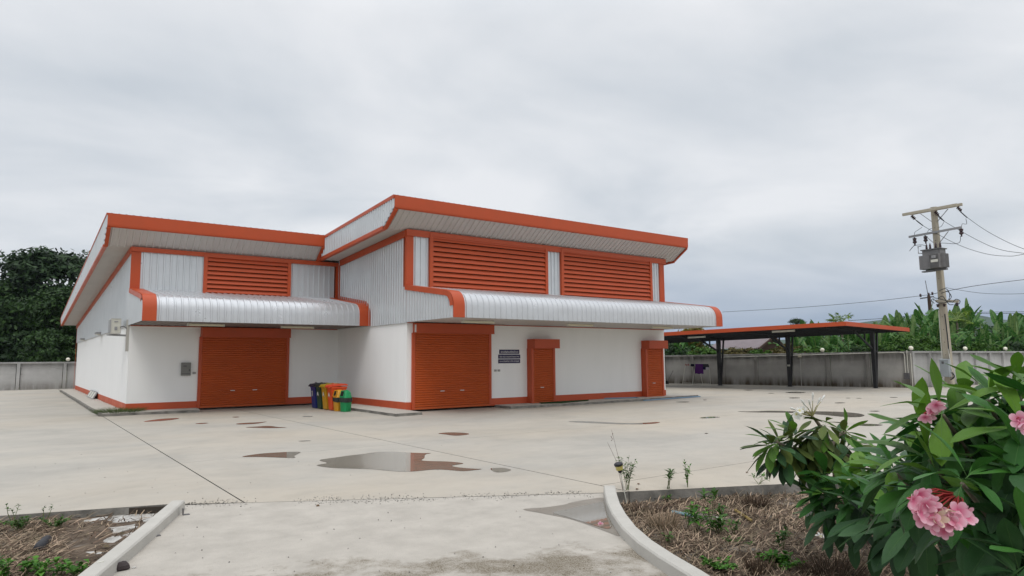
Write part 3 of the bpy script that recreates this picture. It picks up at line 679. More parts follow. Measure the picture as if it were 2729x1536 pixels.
# fluorescent battens (things of their own, hung from canopies and carport)
def batten(label, c, d, ln, group, h=.085, material=CREAM):
    c = Vector(c); d = Vector(d).normalized(); r_ = thing('strip_light', label, 'light', c, group); s_ = d.cross(Vector((0,0,1))).normalized()
    part(MB().loft([[c+d*(q*ln/2)+s_*a+Vector((0,0,z)) for a, z in ((-.06,0),(.06,0),(.055,-h*.55),(.03,-h),(-.03,-h),(-.055,-h*.55))] for q in (-1, 1)]), 'housing', material, r_)
    for q in (-1, 1): part(MB().obox(c+d*(q*(ln/2-.02))+Vector((0,0,-h*.5)), d, s_, (0,0,1), .025, .068, h*.56), 'end_cap', IVORY, r_)
gl_ = 'strip lights under the canopies'
batten('cream strip light under the left canopy, left of the shutter', (2.35,-2.4,3.485), (1,0,0), 1.36, gl_)
batten('cream strip light under the left canopy, right of the shutter', (6.07,-2.1,3.485), (1,0,0), 1.40, gl_)
batten('cream strip light under the right canopy above the wide shutter', (10.65,YR-2.2,3.485), (1,0,0), 1.45, gl_)
batten('cream strip light in the middle of the right canopy', (15.84,YR-2.2,3.485), (1,0,0), 1.45, gl_)
batten('cream strip light under the far right end of the canopy', (21.0,YR-2.2,3.485), (1,0,0), 1.45, gl_)
batten('pale strip light under the carport above the first post', lerp(fc, fl, .62)+inn_f*2.6+Vector((0,0,-.2)), dirL, 1.25, 'strip lights under the carport', .11, IVORY)
batten('pale strip light under the carport above the middle post', lerp(fc, fl, .245)+inn_f*1.4+Vector((0,0,-.2)), dirL, 1.35, 'strip lights under the carport', .11, IVORY)

# ================================================================== THINGS ON THE WALLS
mt = thing('meter_box', 'grey metal electric box mounted on the white wall left of the shutter', 'electric box', (2.11, 0, 1.72))
part(MB().box(1.94,2.28,-.14,-.001,1.46,1.97), 'case', GREYM, mt)
part(MB().box(1.925,2.295,-.165,-.14,1.445,1.985), 'door', mat('box_door_grey', (0.20,0.20,0.19), .5, .4, (.16,.16,.15), 6), mt)
part(MB().box(2.0,2.13,-.169,-.165,1.80,1.87), 'label_plate', DGREY, mt); part(MB().box(2.22,2.25,-.18,-.165,1.63,1.70), 'latch', BLACK, mt)
part(MB().box(1.945,2.275,-.168,-.165,1.52,1.535), 'seam', BLACK, mt)
def plate(x, z, w, y, label):
    r_ = thing('switch_plate', label, 'switch', (x, y, z), 'switch plates on the white walls')
    part(MB().box(x-w/2, x+w/2, y-.012, y-.001, z-.05, z+.05), 'plate', PLATE, r_)
    for k in (-1, 0, 1): part(MB().box(x+k*w*.27-.013, x+k*w*.27+.013, y-.02, y-.012, z-.028, z+.028), 'switch', GREYM, r_)
plate(2.46, 1.545, .14, 0, 'small grey switch plate beside the grey electric box')
plate(12.94, 1.54, .14, YR, 'left one of two small switch plates below the blue signs')
plate(13.12, 1.54, .14, YR, 'right one of two small switch plates below the blue signs')
def sign(x0, x1, z0, z1, y, txt, label, size):
    r_ = thing('sign', label, 'sign', ((x0+x1)/2, y, z0))
    part(MB().box(x0, x1, y-.022, y-.002, z0, z1), 'board', SIGN, r_)
    cu = bpy.data.curves.new('lettering', 'FONT'); cu.body = txt; cu.size = size; cu.align_x = 'CENTER'; cu.align_y = 'CENTER'; cu.extrude = .001; cu.offset = 0.002
    to = bpy.data.objects.new('lettering_tmp', cu); col.objects.link(to)
    bpy.context.view_layer.update()
    me = bpy.data.meshes.new_from_object(to.evaluated_get(bpy.context.evaluated_depsgraph_get())); bpy.data.objects.remove(to)
    xs = [v.co.x for v in me.vertices]; ys = [v.co.y for v in me.vertices]
    if xs:
        k = min(1.0, (x1-x0-.12)/(max(xs)-min(xs))); mxx, myy = (max(xs)+min(xs))/2, (max(ys)+min(ys))/2
        k = (x1-x0-.12)/(max(xs)-min(xs)); ky = min(k*1.25, (z1-z0-.035)/(max(ys)-min(ys)))
        for v in me.vertices:
            a, b2, c2 = v.co; v.co = ((x0+x1)/2+(a-mxx)*k, y-.0245-c2, (z0+z1)/2+(b2-myy)*ky)
    me.materials.clear(); me.materials.append(SIGNTXT); part(me, 'lettering', None, r_)
sign(13.15,14.21,2.25,2.43,YR,'สถานที่ผลิตเครื่องสำอาง','top one of three navy signs with white Thai lettering', .16)
sign(13.09,14.26,2.045,2.215,YR,'บริษัท ทรัสยา คอสเมติกส์ ไทยแลนด์ จำกัด','middle one of three navy signs with white Thai lettering', .14)
sign(13.09,14.25,1.845,2.015,YR,'๔๖ ม.๖ ตำบลท่าพล อ.เมือง เพชรบูรณ์','bottom one of three navy signs with white Thai lettering', .14)

# air conditioner on its bracket
AC = thing('air_conditioner', 'cream outdoor air conditioner unit on a bracket on the side wall', 'air conditioner', (-.45, .7, 3.1))
part(MB().box(-.62,-.28,.32,1.12,3.17,3.76), 'casing', IVORY, AC)
part(MB().box(-.645,-.62,.36,1.08,3.21,3.72), 'grille', GREYM, AC)
part(MB().box(-.63,-.27,.305,.32,3.16,3.185).box(-.63,-.27,.305,.32,3.745,3.77).box(-.63,-.605,.305,.32,3.185,3.745).box(-.3,-.27,.306,.32,3.185,3.745), 'panel_frame', PLATE, AC)
part(MB().box(-.52,-.38,.300,.322,3.62,3.66).box(-.50,-.40,.300,.322,3.30,3.44), 'vent', GREYM, AC)
part(MB().bar((-.68,.40,3.13),(0,.40,3.10),.05).bar((-.68,1.02,3.13),(0,1.02,3.10),.05).bar((-.68,.38,3.135),(-.68,1.04,3.135),.04).bar((-.30,.38,3.13),(-.30,1.04,3.13),.04), 'bracket', GREYM, AC)
part(MB().box(-.10,-.001,.04,.22,2.45,3.72), 'pipe_cover', mat('duct_grey', (.42,.405,.37), .6, .3), AC)
part(MB().tube([(-.30,.30,3.42),(-.20,.22,3.46),(-.12,.12,3.40),(-.06,.12,3.3)], .022).tube([(-.05,.12,3.3),(-.05,.12,3.65),(-.02,.14,3.75)], .028), 'pipe', DGREY, AC)
for k, (y, z) in enumerate(((11.0, 3.52), (21.5, 3.51))):
    r_ = thing('wall_light', ('small grey light fitting on the side wall seam, nearer one', 'small grey light fitting on the side wall seam, farther one')[k], 'light', (0, y, z), 'light fittings on the side wall')
    part(MB().box(-.30,-.06,y-.45,y+.45,z-.0,z+.09), 'housing', GREYM, r_); part(MB().box(-.27,-.09,y-.4,y+.4,z-.05,z-.001), 'diffuser', IVORY, r_)

# leaning louvre panel
lp = thing('vent_panel', 'small white slatted panel leaning on the orange baseboard of the side wall', 'panel', (-.4, 8.3, ZB))
A0, A1 = G(230,1057.3,ZB), G(248.7,1064.3,ZB); B0, B1 = PX(241.7,1038.7,-.05), PX(260.3,1046.5,-.05)
A0.x = A1.x = (A0.x+A1.x)/2
u_ = (A1-A0).normalized(); h_ = ((B0-A0)+(B1-A1))/2; h_ -= u_*h_.dot(u_); hl = h_.length; h_.normalize(); n_ = u_.cross(h_); wl = (A1-A0).length
part(MB().obox((A0+A1)/2+h_*hl/2, u_, h_, n_, wl/2, hl/2, .012), 'board', IVORY, lp)
for k in range(4): part(MB().obox(A0+u_*(wl*(k+.03)/3.06)+h_*hl/2, u_, h_, n_, wl*.016, hl/2, .028), 'rib', GREYM, lp)
for k in (0.03, .97): part(MB().obox((A0+A1)/2+h_*hl*k, u_, h_, n_, wl/2, .015, .030), 'rail', GREYM, lp)

# ================================================================== BINS
def wheelie(label, c, body, lid, y, x=6.72):
    r_ = thing('wheelie_bin', label, 'bin', (x, y, 0), 'wheelie bins by the inner corner', world=False)
    B_ = mat('bin_'+body[0], body[1], .45, .4, tuple(q*.75 for q in body[1]), 3.0); L_ = mat('bin_'+lid[0], lid[1], .5, .4)
    b = MB(); b.loft([[(sx*w_+.33-(.05-w_*.0)*0, sy*h_, z) for sx, sy in ((-1,-1),(1,-1),(1,1),(-1,1))] for z, w_, h_ in ((.02,.23,.19),(.06,.245,.205),(.86,.31,.255),(.90,.33,.275),(.96,.33,.275))])
    part(b, 'body', B_, r_)
    part(MB().loft([[(x_, sy*.285, z) for sy in (-1, 1)]+[(x_, sy*.285, z+t2) for sy in (1, -1)] for x_, z, t2 in ((-.05,.955,.03),(.0,.965,.07),(.30,.985,.085),(.62,1.01,.06),(.70,.99,.03))]), 'lid', L_, r_)
    part(MB().tube([(-.03,-.24,.93),(-.09,-.22,.95),(-.09,.22,.95),(-.03,.24,.93)], .017), 'handle', L_, r_)
    part(MB().tube([(.15,-.1,1.06),(.16,-.08,1.10),(.16,.08,1.10),(.15,.1,1.06)], .012), 'lid_grip', L_, r_)
    for s in (-1, 1): part(MB().lathe([(.001,-.025),(.09,-.025),(.09,.025),(.001,.025)], (.60, s*.22, .09), 14, (0,1,0)), 'wheel', BLACK, r_)
    # sticker on the front
    part(MB().add([(.021,-.02,.52),(.010,-.02,.74),(.010,.13,.74),(.014,.13,.69),(.0125,.05,.69),(.021,.05,.52)], [(0,1,2,3,4,5)]) if c == 0 else
         MB().add([(.02,-.10,.52),(.013,.02,.74),(.014,.08,.70),(.02,.14,.55),(.018,.10,.55),(.016,.04,.62)], [(0,1,2,3,4,5)]), 'sticker', IVORY, r_)
    return r_
wheelie('dark blue wheelie bin with a black lid, farthest in the row', 0, ('blue', (.018,.028,.16)), ('blacklid', (.012,.012,.03)), -2.42, 6.66)
wheelie('dark green wheelie bin between the blue and yellow bins', 1, ('darkgreen', (.018,.055,.028)), ('greenlid', (.012,.02,.015)), -3.02, 6.68)
wheelie('yellow wheelie bin with a yellow lid', 1, ('yellow', (.52,.27,.012)), ('yellowlid', (.38,.25,.012)), -3.60, 6.70)
wheelie('tall orange red wheelie bin in the row by the corner', 1, ('red', (.62,.072,.012)), ('redlid', (.62,.065,.02)), -4.18, 6.72)
def flapbin(label, x, y, c, rot):
    r_ = thing('swing_bin', label, 'bin', (x, y, 0), 'small swing top bins', world=False); r_.rotation_euler[2] = rot
    m_ = mat('swing_'+c[0], c[1], .4, .45, tuple(q*.8 for q in c[1]), 3.0)
    def ring(z, a, b2, n=16, pw=3.2):
        q = []
        for k in range(n):
            t3 = 2*math.pi*k/n; cx_, sx_ = math.cos(t3), math.sin(t3)
            q.append((a*math.copysign(abs(cx_)**(2/pw), cx_), b2*math.copysign(abs(sx_)**(2/pw), sx_), z))
        return q
    smooth_angle(part(MB().loft([ring(.0,.17,.15), ring(.02,.185,.165), ring(.50,.215,.195), ring(.52,.225,.205), ring(.56,.225,.205)]), 'body', m_, r_), 35)
    smooth_angle(part(MB().loft([ring(.56,.215,.195), ring(.60,.20,.18), ring(.74,.165,.16), ring(.81,.12,.13), ring(.845,.06,.09), ring(.85,.02,.03)]), 'hood', m_, r_), 50)
    part(MB().add([(-.212,-.09,.62),(-.212,.09,.62),(-.16,.085,.80),(-.16,-.085,.80)], [(0,1,2,3)]), 'opening', DARKJ, r_)
    part(MB().bar((-.22,-.11,.60),(-.22,.11,.60),.03).bar((-.22,-.105,.60),(-.15,-.095,.82),.025).bar((-.22,.105,.60),(-.15,.095,.82),.025).bar((-.15,-.1,.82),(-.15,.1,.82),.03), 'opening_frame', m_, r_)
    # rim of a black bag folded over the edge
    b = MB(); n = 16; lo = []; hi = []
    for (x_, y_, z_), k in zip(ring(.545,.236,.216), range(n)): hi.append((x_, y_, z_)); 
    for (x_, y_, z_), k in zip(ring(.43,.232,.212), range(n)): lo.append((x_, y_, z_-.06*max(0, math.sin(k*math.pi*2/n*1.0-2.4))-rnd.uniform(0,.03)))
    part(MB().loft([hi, lo], True, False), 'bag', mat('bin_bag', (.012,.016,.014), .35, .5), r_)
    return r_
flapbin('small amber swing bin half hidden behind the green bin', 6.98, -4.62, ('amber', (.62,.29,.012)), 0.2)
flapbin('small bright green domed bin with a black bag, nearest in the row', 7.06, -5.12, ('green', (.006,.27,.085)), 0.35)

# ================================================================== SMALL THINGS ROUND THE APRONS
mtg = thing('door_mat', 'dark green mat on the apron before the small shutter', 'mat', (16, -7.7, ZB))
part(MB().prism([(14.75,-7.95),(15.6,-8.28),(17.6,-7.75),(18.0,-7.35),(16.1,-7.42),(15.0,-7.45)], ZB+.002, ZB+.03), 'mat_body', mat('mat_green', (.018,.05,.014), .95, .1, (.03,.07,.02), 30), mtg)
ps = thing('hose', 'pale blue plastic pipe lying along the apron edge by the last shutter', 'pipe', (22, -8.2, .1))
part(MB().tube([(19.0,-7.35,.14),(19.8,-7.5,.13),(20.72,-7.75,.13),(20.60,-8.36,.02),(22.5,-8.26,.03),(25.1,-8.06,.03)], .03, 6), 'pipe', mat('pipe_blue', (.17,.27,.38), .5, .3), ps)
br = thing('broom', 'dark broom leaning beyond the right corner of the warehouse', 'broom', G(1776,1026))
p0 = G(1776,1024); part(MB().tube([p0, p0+Vector((.25,-.5,1.05))], .02), 'stick', DGREY, br); part(MB().loft([[p0+Vector((a,b2,z)) for a,b2 in ((-w_,-w_),(w_,-w_),(w_,w_),(-w_,w_))] for z, w_ in ((0,.14),(.25,.08))]), 'bristles', DARKJ, br)
# clothes rack with washing
rk = thing('clothes_rack', 'thin white clothes rack standing before the grey wall', 'clothes rack', (37.6, 2, 0))
ra, rb = Vector((37.75,3.35,0)), Vector((37.2,.75,0)); rd = (rb-ra).normalized(); rn = Vector((rd.y, -rd.x, 0)); RL = (rb-ra).length
for t2, o in ((0, .35), (.43, .35), (.58, -.3), (1, -.1)):
    p = lerp(ra, rb, t2); part(MB().tube([p+rn*o, p+Vector((0,0,1.56))], .018), 'leg', IVORY, rk)
part(MB().tube([ra+Vector((0,0,1.56)), rb+Vector((0,0,1.56))], .018), 'rail', IVORY, rk)
part(MB().tube([ra+rn*.3+Vector((0,0,.14)), rb+rn*.0+Vector((0,0,.14))], .014), 'rail', IVORY, rk)
def cloth(name, label, cat, t0, t1, zl, c, slant=0.0, z0=1.57):
    o = MB(); n = 8; rows = 5
    for r_ in range(rows):
        for k in range(n+1):
            s = (t0+(t1-t0)*k/n+slant*r_/rows)*RL; z = z0-(z0-zl)*r_/(rows-1)
            p = ra+rd*s+rn*(.02+.025*math.sin(k*1.9+r_*.7)*(r_/rows)); o.v.append((p.x, p.y, z+.02*math.sin(k*1.3)*(r_ == rows-1)))
    for r_ in range(rows-1):
        for k in range(n): a = r_*(n+1)+k; o.f.append((a, a+1, a+n+2, a+n+1))
    ob = part(o, name, mat('cloth_'+name+str(len(col.objects)), c, .9, .1), None, True); tag(ob, label, cat); return ob
cloth('towel', 'purple towel hanging on the clothes rack', 'towel', .42, .77, .84, (.095,.02,.155))
cloth('shirt', 'dark grey shirt at the right end of the clothes rack', 'shirt', .76, 1.0, 1.33, (.05,.05,.06), .02)
cloth('shirt', 'navy garment hanging below the dark grey shirt', 'shirt', .76, .88, 1.15, (.015,.012,.06), 0, 1.36)
cloth('shirt', 'pale garment hanging at the right end of the rack', 'shirt', .88, 1.0, 1.15, (.5,.48,.52), 0, 1.34)
cloth('trousers', 'black trousers hanging left of the purple towel', 'trousers', .24, .40, 1.38, (.015,.016,.03))
cloth('trousers', 'thin dark strap hanging beside the purple towel', 'strap', .37, .40, 1.04, (.02,.018,.03), 0, 1.4)
cloth('sock', 'small red sock on the left end of the clothes rack', 'sock', .0, .05, 1.43, (.32,.09,.085))
cloth('sock', 'pair of pink socks pegged beside the red one', 'sock', .10, .17, 1.44, (.38,.16,.16))

# ================================================================== PUDDLES
def water_mat():
    m_ = bpy.data.materials.new('puddle_water'); m_.use_nodes = True; t = m_.node_tree; b = t.nodes['Principled BSDF']
    b.inputs['Base Color'].default_value = (0.155, 0.140, 0.115, 1); b.inputs['Roughness'].default_value = 0.015; b.inputs['IOR'].default_value = 1.45
    b.inputs['Specular IOR Level'].default_value = .6
    n = N(t, 'ShaderNodeTexNoise', i_Scale=1.2, i_Detail=3.0); tcn = N(t, 'ShaderNodeTexCoord'); t.links.new(tcn.outputs['Object'], n.inputs['Vector'])
    x = N(t, 'ShaderNodeMixRGB'); x.inputs[1].default_value = (.25,.228,.19,1); x.inputs[2].default_value = (.16,.138,.105,1); t.links.new(n.outputs['Fac'], x.inputs[0]); t.links.new(x.outputs[0], b.inputs['Base Color'])
    return m_
WATER = water_mat()
DAMP = mat('damp_concrete', (0.25, 0.225, 0.19), 0.45, 0.4, (0.18, 0.155, 0.125), 2.5, 8, .8)
def crop(pts, ox, oy, sc): return [(ox+x/sc, oy+y/sc) for x, y in pts]
def sheet(px_pts, z, name, material, k=2, grow=0.0, kind='structure', ragged=0.0):
    g = [G(x, y, z) for x, y in px_pts]; p = [(q.x, q.y) for q in g]
    # real outlines are ragged: small noise on the smoothed shore line
    p = chaikin(p, k); c = (sum(x for x, _ in p)/len(p), sum(y for _, y in p)/len(p)); o = []
    for i, (x, y) in enumerate(p):
        dx, dy = x-c[0], y-c[1]; l_ = math.hypot(dx, dy)+1e-6; j = grow+.02*noise.noise((x*3, y*3, 2))
        o.append((x+dx/l_*j+ragged*noise.noise((x*6, y*6, 3)), y+dy/l_*j+ragged*noise.noise((x*6, y*6, 7))+ragged*.5*noise.noise((x*17, y*17, 9))))
    b = MB().add([(x, y, z) for x, y in o], [tuple(range(len(o)))])
    ob = part(b, name, material); ob['kind'] = kind
    if ob.data.polygons[0].normal.z < 0: ob.data.flip_normals()
    return ob
pud = []
C6 = lambda p: crop(p, 800, 1150, 3.68); C5 = lambda p: crop(p, 280, 1080, 3.578); C4 = lambda p: crop(p, 1700, 780, 2.5034)
pud.append(C6([(160,282),(300,262),(450,240),(620,222),(700,207),(860,197),(1040,205),(1130,211),(1225,213),(1300,212),(1225,224),(1222,245),(1215,265),(1175,286),(1300,292),(1470,295),(1625,312),(1530,328),(1475,337),(1560,355),(1700,365),(1805,369),(1700,382),(1590,391),(1480,380),(1330,370),(1200,385),(1090,395),(950,392),(800,380),(700,368),(450,362),(300,358),(145,335),(200,322),(285,310)]))
pud.append(C5([(1260,495),(1480,460),(1750,445),(1885,443),(1830,468),(1800,488),(1830,506),(1700,502),(1480,492)]))
pud.append(C5([(345,158),(520,130),(710,122),(700,132),(600,146),(420,161)]))
pud.append(C5([(835,178),(930,168),(1000,170),(930,180)])); pud.append(C5([(1235,178),(1330,168),(1450,165),(1560,155),(1500,168),(1440,179),(1280,186)]))
pud.append(C5([(1305,212),(1450,204),(1540,198),(1600,200),(1640,208),(1745,212),(1690,216),(1570,220),(1450,216)]))
pud.append(C5([(1200,114),(1250,110),(1290,114),(1240,119)])); pud.append(C5([(1865,108),(1930,103),(2000,105),(1930,113)])); pud.append(C5([(1825,345),(1900,336),(1980,338),(1900,346)]))
pud.append(C6([(1335,22),(1420,10),(1560,10),(1645,18),(1660,30),(1560,42),(1490,42),(1420,28)])); pud.append(C6([(1860,360),(1960,356),(2020,362),(2090,380),(2000,400),(1915,402),(1870,375)]))
pud.append(C4([(640,792),(760,794),(900,787),(1040,794),(1300,792),(1480,805),(1520,820),(1480,832),(1380,831),(1200,812),(1000,801),(860,800),(740,799)]))
for q_ in ([(390,838),(480,826),(570,830),(480,840)],[(960,666),(1050,662),(1145,667),(1050,673)],[(995,703),(1050,699),(1095,703),(1040,707)],[(1300,736),(1350,732),(1395,736),(1340,740)],[(1530,791),(1580,788),(1625,791),(1580,795)],[(240,730),(300,726),(360,730),(300,734)],[(430,716),(448,714),(466,716),(448,719)],[(1380,704),(1402,702),(1425,704),(1402,706)],[(1450,705),(1475,703),(1500,705),(1475,707)],[(1670,700),(1705,697),(1745,700),(1705,703)],[(860,672),(890,670),(920,672),(890,674)],[(690,650),(735,648),(780,651),(735,654)]): pud.append(C4(q_))
pud.append([(1496,1124),(1560,1122),(1640,1127),(1700,1128),(1768,1124),(1745,1130),(1680,1132),(1600,1129)]); pud.append([(2262,1131),(2310,1129),(2366,1133),(2310,1137)]); pud.append([(1876,1155),(1882,1154),(1890,1155),(1882,1157)])
pud.append([(2280,1179),(2310,1175),(2345,1180),(2310,1184)])
for q_ in pud: sheet(q_, .004, 'puddle', WATER, 2)
C7 = lambda p: crop(p, 1350, 1150, 3.68)
sheet(C7([(130,765),(260,752),(400,745),(590,715),(610,700),(780,668),(960,642),(966,700),(985,800),(1060,920),(1140,1045),(1000,990),(800,915),(640,860),(500,830),(330,798)]), -.0005, 'damp_patch', DAMP, 2)
sheet(C7([(430,795),(600,760),(700,738),(900,695),(962,690),(980,800),(1045,905),(1020,965),(900,935),(710,872),(560,828)]), .003, 'puddle', WATER, 2)

# broken cement and pebbles where the drive meets the yard
PEB = mat('pebble', (.30,.285,.26), .9, .2, island=.7)
b = MB()
def pebble(b, c, r):
    a = [Vector((rnd.uniform(-1,1), rnd.uniform(-1,1), rnd.uniform(-.6,.6))).normalized() for _ in range(1)][0]
    q = Quaternion(a, rnd.uniform(0, 6)); v = [Vector(c)+(q@Vector(p))*r*rnd.uniform(.7,1.2) for p in ((1,0,0),(-1,0,0),(0,1,0),(0,-1,0),(0,0,.7),(0,0,-.7))]
    b.add(v, [(0,2,4),(2,1,4),(1,3,4),(3,0,4),(2,0,5),(1,2,5),(3,1,5),(0,3,5)])
for _ in range(1100):
    t2 = rnd.random(); a = Vector((-1.60,-20.38,0)); c = Vector((3.4,-23.38,0)); p = lerp(a, c, t2); o = rnd.gauss(0, .13)
    p += Vector((.51,.86,0))*(o+.02); z = .003 if o > -.0 else -.004
    if noise.noise((t2*7, o*3, 0)) > -.15+rnd.uniform(-.3,.3): pebble(b, (p.x, p.y, z+.003), rnd.uniform(.004,.014))
for _ in range(170):
    p = G(rnd.uniform(60, 1900), rnd.uniform(1180, 1530), 0)
    if inside(p.x, p.y, [(-1.3,-20.9),(3.4,-23.8),(1.2,-27),(-.4,-29),(-4,-27),(-2.7,-23.8)]) or p.y > -20: pebble(b, (p.x, p.y, .004), rnd.uniform(.004,.012))
stuff(b, 'pebbles', PEB)
CEM = mat('spilt_cement', (.56,.55,.525), .9, .15, (.34,.32,.29), 7, 8, 1.0, bump=.5, bscale=25)
CEMS = mat('cement_smear', (.465,.435,.39), .88, .2, (.36,.335,.295), 3, 9, .8, bump=.5, bscale=30, c3=(.60,.59,.565), s3=5.5, lo3=.50, hi3=.66)

# ================================================================== POWER POLE
PB_, PT_ = Vector((45.46,-11.82,-.05)), Vector((43.93,-12.22,11.62))
pole = thing('power_pole', 'leaning weathered concrete power pole with two crossarms before the pale wall', 'power pole', PB_)
pd_ = (PT_-PB_).normalized(); A1_ = (D(2555,545,42.5)-D(2410,571,45.4)).normalized(); px_ = (A1_-pd_*A1_.dot(pd_)).normalized(); py_ = pd_.cross(px_)
b = MB(); b.loft([[lerp(PB_,PT_,t2)+px_*sx*w_+py_*sy*w_ for sx, sy in ((-1,-.8),(-.8,-1),(.8,-1),(1,-.8),(1,.8),(.8,1),(-.8,1),(-1,.8))] for t2, w_ in ((0,.22),(.5,.185),(1,.145))]); part(b, 'shaft', LATHE_W, pole)
for k in range(26): 
    c = lerp(PB_,PT_,.08+.035*k)-py_*(.22-.075*(.08+.035*k)+.0); part(MB().obox(c, px_, pd_, py_, .02, .02, .008), 'bolt_hole', DARKJ, pole) if k % 2 else None
a0, a1 = D(2410,571,45.4), D(2555,545,42.5); a0.z = a1.z = 11.42
part(MB().bar(a0+py_*-.20, a1+py_*-.20, .12, .17), 'crossarm', LATHE_W, pole); part(MB().bar(a0+A1_*.3+py_*.20, a1+A1_*.1+py_*.20, .12, .17), 'crossarm', LATHE_W, pole)
c0, c1 = D(2424.8,631,45.6), D(2564.8,606,42.3); c0.z = c1.z = 9.98
GALV = mat('galvanised_arm', (.30,.30,.31), .6, .3, (.22,.22,.23), 4)
part(MB().bar(c0+py_*-.1, c1+py_*-.1, .10, .13), 'crossarm', GALV, pole)
ctr = lerp(PB_, PT_, .985)
for s in (-1, 1):
    part(MB().bar(lerp(PB_,PT_,.905), lerp(PB_,PT_,.975)+A1_*s*.85, .035), 'brace', GALV, pole)
    part(MB().bar(lerp(PB_,PT_,.785), lerp(PB_,PT_,.855)+A1_*s*.75, .035), 'brace', GALV, pole)
def disc_string(p, d, n, r=.11, g=.11):
    b = MB(); d = Vector(d).normalized(); pr = [(.02,0)]
    for k in range(n): pr += [(.045,k*g+.01),(r,k*g+.05),(r*.95,k*g+.075),(.05,k*g+.085)]
    pr.append((.02, n*g+.05)); b.lathe(pr, p, 10, d); return b
def cut_out(p, s=1):
    b = MB(); b.lathe([(.05,0),(.05,-.06),(.13,-.07),(.10,-.15),(.12,-.2),(.06,-.24),(.12,-.27),(.13,-.36),(.05,-.42),(.04,-.55)], p, 10); return b
wire_dir = (D(2729,664.5,40)-D(2557,559,42.6)).normalized()
for (p, d_) in ((D(2429,575,45.0), None), (D(2491,564,43.8), None), (D(2551,552,42.6), None)):
    part(disc_string(p, wire_dir+Vector((0,0,-.35)), 3), 'insulator', PORC, pole)
for q in (D(2437,633,45.2), D(2466,628,44.6), D(2561,608,42.4)): part(cut_out(q), 'cutout_fuse', PORC, pole)
part(MB().bar(lerp(PB_,PT_,.484)-A1_*.25-py_*.28, lerp(PB_,PT_,.478)+A1_*1.1-py_*.28+Vector((0,0,-.05)), .12, .17), 'low_crossarm', LATHE_W, pole)
for s in (-.15, .25, 1.0): part(MB().lathe([(.03,0),(.10,-.03),(.10,-.08),(.05,-.10),(.085,-.13),(.06,-.2),(.01,-.21)], lerp(PB_,PT_,.474)+A1_*s-py_*.3+Vector((0,0,-.08)), 10), 'spool_insulator', PORC if s else IVORY, pole)
def curve_through(pts, n=8):
    out = []; P_ = [pts[0]]+list(pts)+[pts[-1]]
    for i in range(1, len(P_)-2):
        for k in range(n):
            t2 = k/n; a, b2, c, d = P_[i-1], P_[i], P_[i+1], P_[i+2]
            out.append(.5*((2*b2)+(c-a)*t2+(2*a-5*b2+4*c-d)*t2*t2+(3*b2-a-3*c+d)*t2**3))
    return out+[pts[-1]]
def cable(name, label, pts, r, material=WIRE, cat='cable', group=None):
    o = part(MB().tube(curve_through([Vector(p) for p in pts]), r, 5), name, material); return tag(o, label, cat, group)
gw = 'high voltage wires from the power pole'
cable('power_line', 'uppermost high voltage wire from the right end of the top crossarm', [D(2558,562,42.5),D(2578,580,42.2),D(2640,622,41),D(2729,664,39.5),D(2860,700,37.5),D(3050,722,35)], .016, group=gw)
cable('power_line', 'middle high voltage wire starting behind the pole top', [D(2498,571,43.7),D(2516,590,43.4),D(2638,656,41),D(2729,675.5,39.5),D(2860,684,37.5),D(3050,670,35)], .016, group=gw)
cable('power_line', 'lowest sagging high voltage wire from the left end of the top crossarm', [D(2438,584,44.9),D(2460,602,44.4),D(2548,650,43),D(2624,676,41.8),D(2686,683,40.8),D(2729,678,40),D(2860,655,38),D(3050,600,35)], .016, group=gw)
for pts in ([D(2559,564,42.5),D(2578,581,42.2)], [D(2500,574,43.7),D(2516,590,43.4)], [D(2441,587,44.8),D(2460,602,44.4)]): part(MB().tube([lerp(pts[0],pts[1],k/8)+Vector((0,0,.0)) for k in range(9)], [.022,.04,.03,.042,.03,.042,.03,.04,.025], 6), 'wire_grip', CABLE, pole)
J = 'jumper'
part(MB().tube(curve_through([D(2457,606,44.5),D(2446,614,44.8),D(2438,620,45),D(2437.5,632,45.2)]), .014, 5), J, CABLE, pole)
part(MB().tube(curve_through([D(2515,593,43.4),D(2508,604,43.7),D(2496,607,44),D(2478,611,44.5),D(2470,622,44.6)]), .014, 5), J, CABLE, pole)
part(MB().tube(curve_through([D(2574,583,42.2),D(2576,597,42.2),D(2565,597,42.4),D(2562.5,604,42.4)]), .014, 5), J, CABLE, pole)
part(MB().tube(curve_through([D(2559.5,630,42.4),D(2558,645,42.6),D(2545,650,42.8),D(2520,648.5,43.2),D(2503,648,43.4)]), .016, 5), J, CABLE, pole)
part(MB().tube(curve_through([D(2438,652,45),D(2430,662,44.8),D(2424,669,44.6),D(2436,656,44.4),D(2455,653,44),D(2466,655,43.7)]), .016, 5), J, CABLE, pole)
